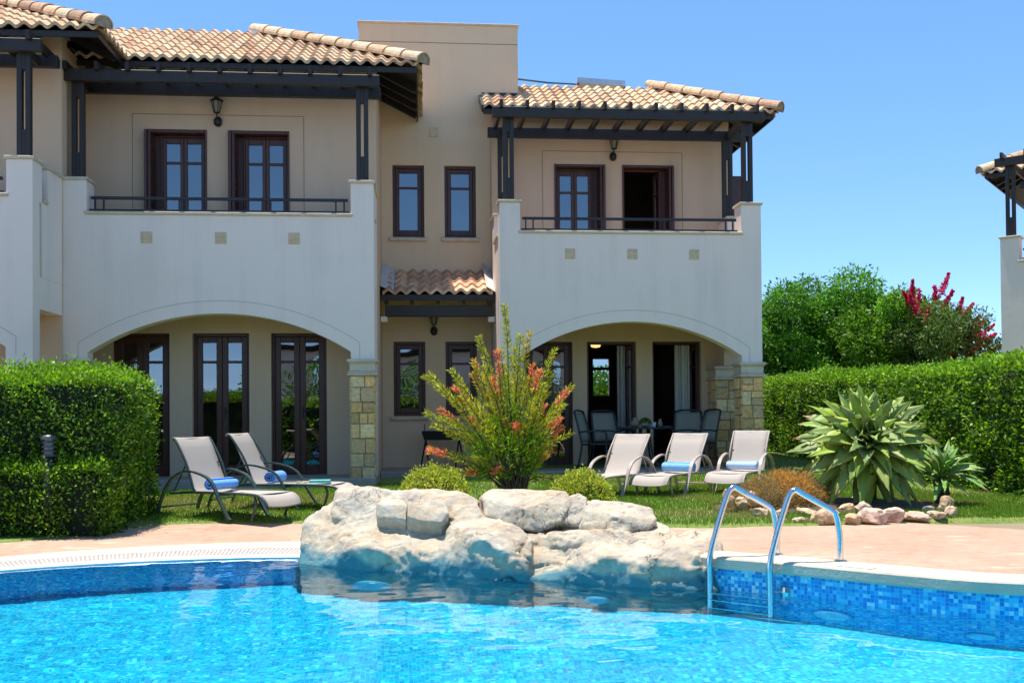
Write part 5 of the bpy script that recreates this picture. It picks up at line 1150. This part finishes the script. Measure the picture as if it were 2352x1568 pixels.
towel(L4, -.10, .02, .44, .070, 'blue towel roll on the middle beige lounger', MBl)
towel(L5, -.10, -.02, .42, .066, 'pale blue towel roll on the lounger by the stone pillar', PB)
def on_lounger(lg, x, y, z=.30): return Matrix.Translation(lg.location) @ Matrix.Rotation(lg.rotation_euler.z, 4, 'Z') @ Vector((x, y, z))
p = on_lounger(L2, .06, -.72); bk = empty('book', (0, 0, 0), label='turquoise covered book lying flat near the foot of a green-framed lounger', cat='book')
m = MB(); m.bbox(-.09, .09, -.13, .13, .003, .009, .002); m.bbox(-.09, .09, -.13, .13, .031, .037, .002); m.bbox(-.092, -.086, -.13, .13, .004, .036, .002); m.build('cover', noise_mat('turquoise_cover', (.05, .42, .40), (.08, .50, .47), 9, .4, .02), bk)
m = MB(); m.bbox(-.085, .084, -.125, .125, .010, .030, .002); m.build('pages', noise_mat('paper', (.6, .58, .5), (.7, .68, .6), 60, .9, .1), bk); place(bk, p, L2.rotation_euler.z+.35)
p = on_lounger(L2, -.02, -.52); m = MB()
m.tube([Vector((.07*math.cos(t)*(1+.2*math.sin(3*t)), .035*math.sin(t), .010+.006*math.sin(2*t))) for t in np.linspace(0, 6.0, 26)], .008, 6); o = m.build('cord', noise_mat('beige_cord', (.5, .40, .26), (.6, .5, .34), 60, .9, .2), None, label='small beige coil of cord beside the turquoise book', cat='cord'); place(o, p, 0)
# ------------------------------------------------------------------ dining set on the right porch
def dining_chair(label, x, y, rz):
    r = empty('dining_chair', (0, 0, 0), label=label, cat='chair', group='dark framed chairs round the porch table'); m = MB(); h = .27
    for s in (-1, 1):
        P = spline([(s*h, .30, 0), (s*h, .24, .25), (s*h, .22, .45), (s*h*.98, .27, .70), (s*h*.92, .36, 1.02)], 4); m.tube(P, .019, 7)
    m.tube(spline([(-h*.92, .36, 1.02), (-h*.5, .375, 1.045), (0, .38, 1.05), (h*.5, .375, 1.045), (h*.92, .36, 1.02)], 3), .019, 7); m.tube([(-h, .23, .44), (h, .23, .44)], .015, 6); m.tube([(-h, -.24, .45), (h, -.24, .45)], .015, 6)
    for s in (-1, 1): m.tube([(s*h, -.24, .45), (s*h, .23, .44)], .017, 6)
    m.build('frame', FDARK, r, smooth=True)
    for s in (-1, 1):
        l = MB(); l.tube([(s*h, -.24, .45), (s*h, -.27, 0)], .018, 7); l.build('leg', FDARK, r, smooth=True)
        l = MB(); l.tube(spline([(s*(h+.015), .26, .66), (s*(h+.03), .05, .68), (s*(h+.03), -.20, .67), (s*(h+.02), -.26, .62), (s*h, -.245, .45)], 4), .016, 7); l.build('armrest', FDARK, r, smooth=True)
    b = MB(); vs = []
    for k in range(7):
        t = k/6
        for i in range(5): u = i/4*2-1; vs.append((u*h*.90, .235+.13*t**1.4+.03*(1-u*u), .47+.54*t))
    b.mesh(vs, [(k*5+i, k*5+i+1, k*5+i+6, k*5+i+5) for k in range(6) for i in range(4)]); o = b.build('back_sling', SLING3, r, smooth=True); s = o.modifiers.new('s', 'SOLIDIFY'); s.thickness = .006
    b = MB(); vs = [((i/4*2-1)*h*.95, -.24+.46*j/4, .452-.018*(1-(i/4*2-1)**2)) for j in range(5) for i in range(5)]
    b.mesh(vs, [(j*5+i, j*5+i+1, j*5+i+6, j*5+i+5) for j in range(4) for i in range(4)]); o = b.build('seat_sling', SLING3, r, smooth=True); s = o.modifiers.new('s', 'SOLIDIFY'); s.thickness = .006
    place(r, (x, y, .332), rz); return r
TX, TY = at(1480, 980, 18.5).x, 18.5
dining_chair('dark framed dining chair at the left end of the porch table', at(1372, 1000, 18.3).x, 18.25, R_(62))
dining_chair('dark framed dining chair behind the left one, against the open door', at(1420, 1000, 19.0).x-.12, 18.95, R_(20))
dining_chair('dark framed dining chair at the far side of the table, facing the garden', at(1580, 1000, 18.95).x, 18.9, R_(-14))
dining_chair('dark framed dining chair at the right end of the table, seen edge on', at(1598, 1000, 18.3).x, 18.25, R_(-72))
tb = empty('dining_table', (TX, TY, .332), label='round dark porch table laid with small pots and a candle', cat='table')
m = MB(); m.lathe([(.50, .705), (.515, .712), (.515, .728), (.50, .735), (.02, .735)], TX, TY, 40, z0=.332); m.build('table_top', FDARK, tb, smooth=False)
for k in range(4):
    a = R_(45+90*k); m = MB(); m.tube(spline([(TX+.10*math.cos(a), TY+.10*math.sin(a), 1.03), (TX+.13*math.cos(a), TY+.13*math.sin(a), .80), (TX+.20*math.cos(a), TY+.20*math.sin(a), .50), (TX+.36*math.cos(a), TY+.36*math.sin(a), .335)], 4), .02, 7); m.build('leg', FDARK, tb, smooth=True)
zt_ = .332+.736
def pot(name, px, label, prof, mat, cat):
    m = MB(); p = at(px, 970, TY-.05); m.lathe(prof, 0, 0, 18); o = m.build(name, mat, None, smooth=True, label=label, cat=cat); o.location = (p.x, p.y, zt_); return p
CER = noise_mat('white_ceramic', (.62, .61, .62), (.70, .69, .70), 9, .35, .02); CLAY = noise_mat('brown_jar', (.20, .15, .09), (.30, .24, .15), 12, .3, .05)
pot('storage_jar', 1459, 'pale round jar at the left of the laid table', [(.04, 0), (.075, .02), (.085, .07), (.07, .12), (.045, .14), (.05, .15), (.045, .17), (.01, .185)], CLAY, 'jar')
p = pot('bowl', 1482, 'grey bowl of green plants in the middle of the table', [(.05, 0), (.10, .03), (.115, .075), (.10, .07), (.05, .02)], SLING3, 'bowl')
d = unit(500); d[:, 2] = np.abs(d[:, 2]); PP = np.array([p.x, p.y, zt_+.06])+d*np.array([.09, .09, .09]); leaf_mesh('herb_plant', LEAF, None, PP, d, np.full(500, .035), np.full(500, .02), palette(500, [(.12, .24, .03), (.16, .28, .04)], .2)); tag(bpy.data.objects['herb_plant'], 'small green herb plant growing in the grey bowl', 'plant')
pot('candle_holder', 1502, 'small white cup on the table right of the green bowl', [(.032, 0), (.036, .01), (.040, .09), (.036, .09), (.03, .02)], CER, 'cup')
pot('vase', 1516, 'slim brown vase at the right of the laid table', [(.03, 0), (.045, .04), (.04, .09), (.025, .12), (.03, .15)], CLAY, 'vase')
pot('plate', 1438, 'white plate at the left edge of the porch table', [(.04, .002), (.10, .012), (.105, .016), (.04, .008)], CER, 'plate'); pot('plate', 1531, 'white plate at the right edge of the porch table', [(.04, .002), (.10, .012), (.105, .016), (.04, .008)], CER, 'plate')
p = at(1368, 793, 21.5); m = MB(); em, nt, b = new_mat('lamp_glow'); b.inputs['Base Color'].default_value = (.8, .5, .25, 1); b.inputs['Emission Color'].default_value = (1, .45, .16, 1); b.inputs['Emission Strength'].default_value = 1.5
lp_ = empty('ceiling_lamp', p, label='small warm glowing lamp inside the open ground floor door', cat='ceiling lamp'); m.lathe([(.02, -.05), (.09, -.035), (.11, 0), (.09, .02), (.02, .03)], p.x, p.y, 14, z0=p.z); m.build('lamp_shade', em, lp_, smooth=True); m = MB(); m.tube([(p.x, p.y, p.z+.03), (p.x, p.y, 3.3)], .008, 6); m.build('stem', IRON, lp_)
# ------------------------------------------------------------------ barbecue
p = at(1015, 1000, 19.2); bq = empty('barbecue', (p.x, p.y, .332), label='black charcoal barbecue trough on splayed legs below the window', cat='barbecue')
zc_ = p.z; x0, x1 = at(968, 1000, 19.2).x, at(1064, 1000, 19.2).x
m = MB(); m.mesh([(x0, 19.05, zc_+.08), (x1, 19.05, zc_+.08), (x1, 19.4, zc_+.08), (x0, 19.4, zc_+.08), (x0+.05, 19.1, zc_-.08), (x1-.05, 19.1, zc_-.08), (x1-.05, 19.35, zc_-.08), (x0+.05, 19.35, zc_-.08)], [(7,6,5,4), (0,1,5,4), (1,2,6,5), (2,3,7,6), (3,0,4,7)]); m.build('fire_trough', IRON, bq)
m = MB()
for k in range(22): x = x0+.03+(x1-x0-.06)*k/21; m.bar((x, 19.04, zc_+.085), (x, 19.41, zc_+.085), .006, .006)
m.tube([(x0+.02, 19.04, zc_+.085), (x1-.02, 19.04, zc_+.085)], .008, 6); m.tube([(x0+.02, 19.41, zc_+.085), (x1-.02, 19.41, zc_+.085)], .008, 6); m.build('grill_grate', IRON, bq)
m = MB(); m.tube([(x0+.06, 19.05, zc_+.08), (x0+.06, 19.05, zc_+.22)], .010, 6); m.build('handle', IRON, bq)
for (xa_, xb_) in ((x0+.08, x0-.02), (x1-.08, x1+.02)):
    for (ya, yb) in ((19.1, 19.0), (19.35, 19.45)): m = MB(); m.bar((xa_, ya, zc_-.075), (xb_ if yb < 19.2 else xb_+(.10 if xb_ < x0 else -.10)*1.6, yb, .335), .022, .022); m.build('leg', IRON, bq)
# ------------------------------------------------------------------ pool ladder
lad = empty('pool_ladder', gnd(1715, 1285, .23), label='stainless steel pool ladder with two bowed handrails', cat='pool ladder')
def rail(f_px, top, back_px, zf=.23):
    f = gnd(*f_px, zf); bkp = gnd(*back_px, zf+.01); h = bkp-f; h.z = 0; m = MB(); n = (ON[cen(f.x, f.y)]); f = f - Vector((n[0], n[1], 0))*.085
    u = lambda s, z: Vector((f.x, f.y, 0)) + (bkp-Vector((f.x, f.y, bkp.z)))*s + Vector((0, 0, z))
    P = spline([u(0, -.62), u(0, -.2), u(0, .10), u(.005, .24), u(.12, .46), u(.25, .66), u(.30, .715), u(.38, .738), u(.48, .71), u(.86, .60), u(.95, .55), u(.985, .46), u(1, .38), u(1, .235)], 6)
    m.tube(P, .0215, 12); r = m.build('handrail', STEEL, lad, smooth=True)
    m = MB(); q = u(1, .245); m.lathe([(.045, 0), (.045, .012), (.024, .018)], q.x, q.y, 16, z0=gz(q.x, q.y)+.005); m.build('flange', STEEL, r); return u
ua = rail((1643, 1279), 0, (1785, 1273)); ub = rail((1781, 1291), 0, (1930, 1288))
for z in (-.06, -.30, -.54):
    a, b = ua(0, z), ub(0, z); m = MB(); m.bar(a, b, .075, .022); m.build('step', STEEL, lad)
q = ub(0, .03); n = ON[cen(q.x, q.y)]; m = MB(); m.tube([q, q+Vector((n[0]*.1+.05, n[1]*.1, -.005))], .012, 8); m.lathe([(.035, -.035), (.04, 0), (.035, .035)], q.x+n[0]*.09+.06, q.y+n[1]*.09-.03, 12, z0=q.z); m.build('bracket', STEEL, lad)
# underwater lamps and the skimmer lid
LAMPM = noise_mat('pool_lamp_lens', (.05, .40, .60), (.08, .48, .68), 20, .3, .02); LAMPR = noise_mat('lamp_ring', (.06, .36, .52), (.09, .42, .58), 20, .35, .02)
LAMPB = noise_mat('brightened_lamp_lens', (.30, .72, .88), (.40, .80, .93), 20, .3, .02)  # same lens painted lighter to offset the shade on the tiled wall
def pool_lamp(p, n, r, label, lens=None):
    o = empty('pool_lamp', p, label=label, cat='pool lamp', group='round lamps under the water'); n = Vector(n).normalized(); m = MB(); p = Vector(p)
    m.tube([p-n*.12, p+n*.012], r*1.12, 24); m.build('ring', LAMPR, o); m = MB(); m.tube([p+n*.008, p+n*.024, p+n*.03], [r, r*.96, r*.6], 24); m.build('lens', lens or LAMPM, o)
def wall_at(px):
    best = min(range(NO), key=lambda i: abs(math.atan2(OUT[i, 0], OUT[i, 1])-math.atan2(*at(px, 1400, 5.)[:2])) + (9 if OUT[i, 1] < 4 else 0)); return OUT[best], ON[best]
for px, dz, r, lb in ((1905, .42, .13, 'round pale lamp under water on the tiled wall right of the ladder'), (2262, .50, .085, 'smaller pale lamp under water on the tiled wall near the right edge')):
    q, n_ = wall_at(px); pool_lamp((q[0]-n_[0]*.004, q[1]-n_[1]*.004, -dz), (-n_[0], -n_[1], 0), r, lb, LAMPB)
for px, dz, r, lb in ((852, .62, .16, 'round blue lamp under water below the left half of the rock'), (1370, .50, .085, 'small blue lamp under water below the right half of the rock')):
    q = at(px, 1320, waterline(px)-.17); pool_lamp((q.x, q.y, -dz), (-.35, -.93, 0), r, lb)
q = gnd(1968, 1301, .245); n_ = ON[cen(q.x, q.y)]; m = MB(); m.bbox(-.12, .12, -.05, .05, 0, .006, .002); o = m.build('skimmer_lid', WTILE, None, label='white skimmer lid let into the coping right of the ladder', cat='lid'); place(o, (q.x, q.y, gz(q.x, q.y)+.0145), math.atan2(-n_[0], n_[1]))
# ------------------------------------------------------------------ bollard lamp in the hedge, cable and panel on the roof
p = at(112, 1048, 11.02); bl = empty('bollard_lamp', (p.x, p.y, .1), label='louvred bollard lamp half sunk in the stepped hedge', cat='garden lamp')
zt_b = at(112, 997, 11.02).z; m = MB(); m.lathe([(.062, .1), (.062, p.z)], p.x, p.y, 18, z0=0); m.build('post', IRON, bl, smooth=True)
m = MB(); z = p.z
while z < zt_b-.06: m.lathe([(.05, z), (.072, z+.004), (.06, z+.024), (.05, z+.026)], p.x, p.y, 18); z += .045
m.build('louvre', noise_mat('lamp_grey', (.06, .065, .075), (.10, .105, .12), 20, .4, .05), bl)
m = MB(); m.lathe([(.046, p.z-.01), (.046, zt_b-.05)], p.x, p.y, 14); m.build('glass', LGLASS, bl)
m = MB(); m.lathe([(.078, zt_b-.055), (.08, zt_b-.035), (.06, zt_b-.008), (.01, zt_b)], p.x, p.y, 18); m.build('cap', MATS['lamp_grey'], bl, smooth=True)
p, q = at(1187, 182, 20.1), at(1322, 194, 23); m = MB(); m.tube([p, p.lerp(q, .5)-Vector((0, 0, .02)), q], .018, 6); m.build('cable', IRON, None, label='dark cable running from the tower to the roof panel', cat='cable')
a, b = at(1322, 186, 23), at(1431, 194, 23); sp = empty('solar_heater', (a.x, 23, a.z-.5), label='pale solar water heater peeping over the right tiled ridge', cat='solar heater')
m = MB(); m.bar(a+Vector((0, 0, -.06)), b+Vector((0, 0, -.06)), .5, .12); m.build('panel', noise_mat('panel_metal', (.55, .58, .62), (.66, .68, .72), 9, .35, .02, metallic=.3), sp); m = MB(); m.tube([a+Vector((.05, 0, -.08)), a+Vector((.05, 0, -.9))], .03, 6); m.tube([b+Vector((-.05, 0, -.05)), b+Vector((-.05, 0, -.9))], .03, 6); m.tube([b+Vector((.02, 0, .06)), b+Vector((.02, 0, -.5))], .03, 6); m.build('stand', IRON, sp)
# ------------------------------------------------------------------ what the windows mirror: the garden across the pool
hedge('hedge', (0, -6, .1), [(-14, 16, -6.8, -5.6, .0, 1.9, 'bt')], 160, 'hedge on the near side of the pool, mirrored in the glass', size=(.12, .2))
c = [(random.uniform(-15, 15), random.uniform(-14, -11), random.uniform(1.6, 3.4), random.uniform(.8, 1.3), 1.0) for _ in range(22)]
tree('leafy_tree', (-4, -12, 0), c, 1.2, 'line of garden trees across the pool, mirrored in the glass', TG, leaf=(.2, .3), per=160)
ov = empty('villa', (4, -22, 0), label='white villa across the pool, mirrored in the ground floor glass', cat='villa', group=HG)
m = MB(); m.wall(-8, 10, -.1, 5.2, -22.25, .25, [(-6+i*3.4, -5+i*3.4, z, z+1.6) for i in range(5) for z in (.4, 3.2)]); m.build('wall', WHITE, ov); m = MB(); m.bbox(-8.4, 10.4, -26, -21.7, 5.202, 5.5, .02); m.build('roof', TILE, ov)
# ------------------------------------------------------------------ light
sv = Vector((-.16, .11, 1)).normalized()
sd = bpy.data.lights.new('sun', 'SUN'); sd.energy = 5.0; sd.angle = R_(.53); sd.color = (1, .95, .87); so = bpy.data.objects.new('sun', sd); COL.objects.link(so); so.rotation_euler = sv.to_track_quat('Z', 'Y').to_euler(); so.location = (0, 0, 30)
sd.cycles.is_caustics_light = True; water.cycles.is_caustics_caster = True
for o in bpy.data.objects:
    if o.type == 'MESH' and (o.name.startswith(('pool_floor', 'pool_wall', 'rock_base')) or o.parent is lad or (o.parent and o.parent.name.startswith('pool_lamp'))): o.cycles.is_caustics_receiver = True
w = bpy.data.worlds.new('World'); sc.world = w; w.use_nodes = True; nt = w.node_tree; bg = nt.nodes['Background']
sk = N(nt, 'ShaderNodeTexSky', sky_type='NISHITA', sun_disc=False, sun_elevation=math.asin(sv.z), sun_rotation=math.atan2(sv.x, sv.y), altitude=0, air_density=.35, dust_density=0, ozone_density=1.5)
ga = N(nt, 'ShaderNodeGamma', Gamma=.6); L(nt, sk.outputs[0], ga.inputs[0]); hs = N(nt, 'ShaderNodeHueSaturation', Saturation=1.45, Value=3.0, Hue=.498); L(nt, ga.outputs[0], hs.inputs['Color'])
L(nt, hs.outputs[0], bg.inputs[0]); bg.inputs[1].default_value = .14
sc.view_settings.view_transform = 'Standard'; sc.view_settings.look = 'None'; sc.view_settings.exposure = .54; sc.view_settings.gamma = 1
sc.cycles.use_denoising = True; sc.cycles.max_bounces = 10; sc.cycles.transmission_bounces = 8; sc.cycles.transparent_max_bounces = 12; sc.cycles.caustics_reflective = False; sc.cycles.caustics_refractive = True; sc.cycles.sample_clamp_indirect = 8
sc.cycles.use_adaptive_sampling = True; sc.cycles.adaptive_threshold = .01
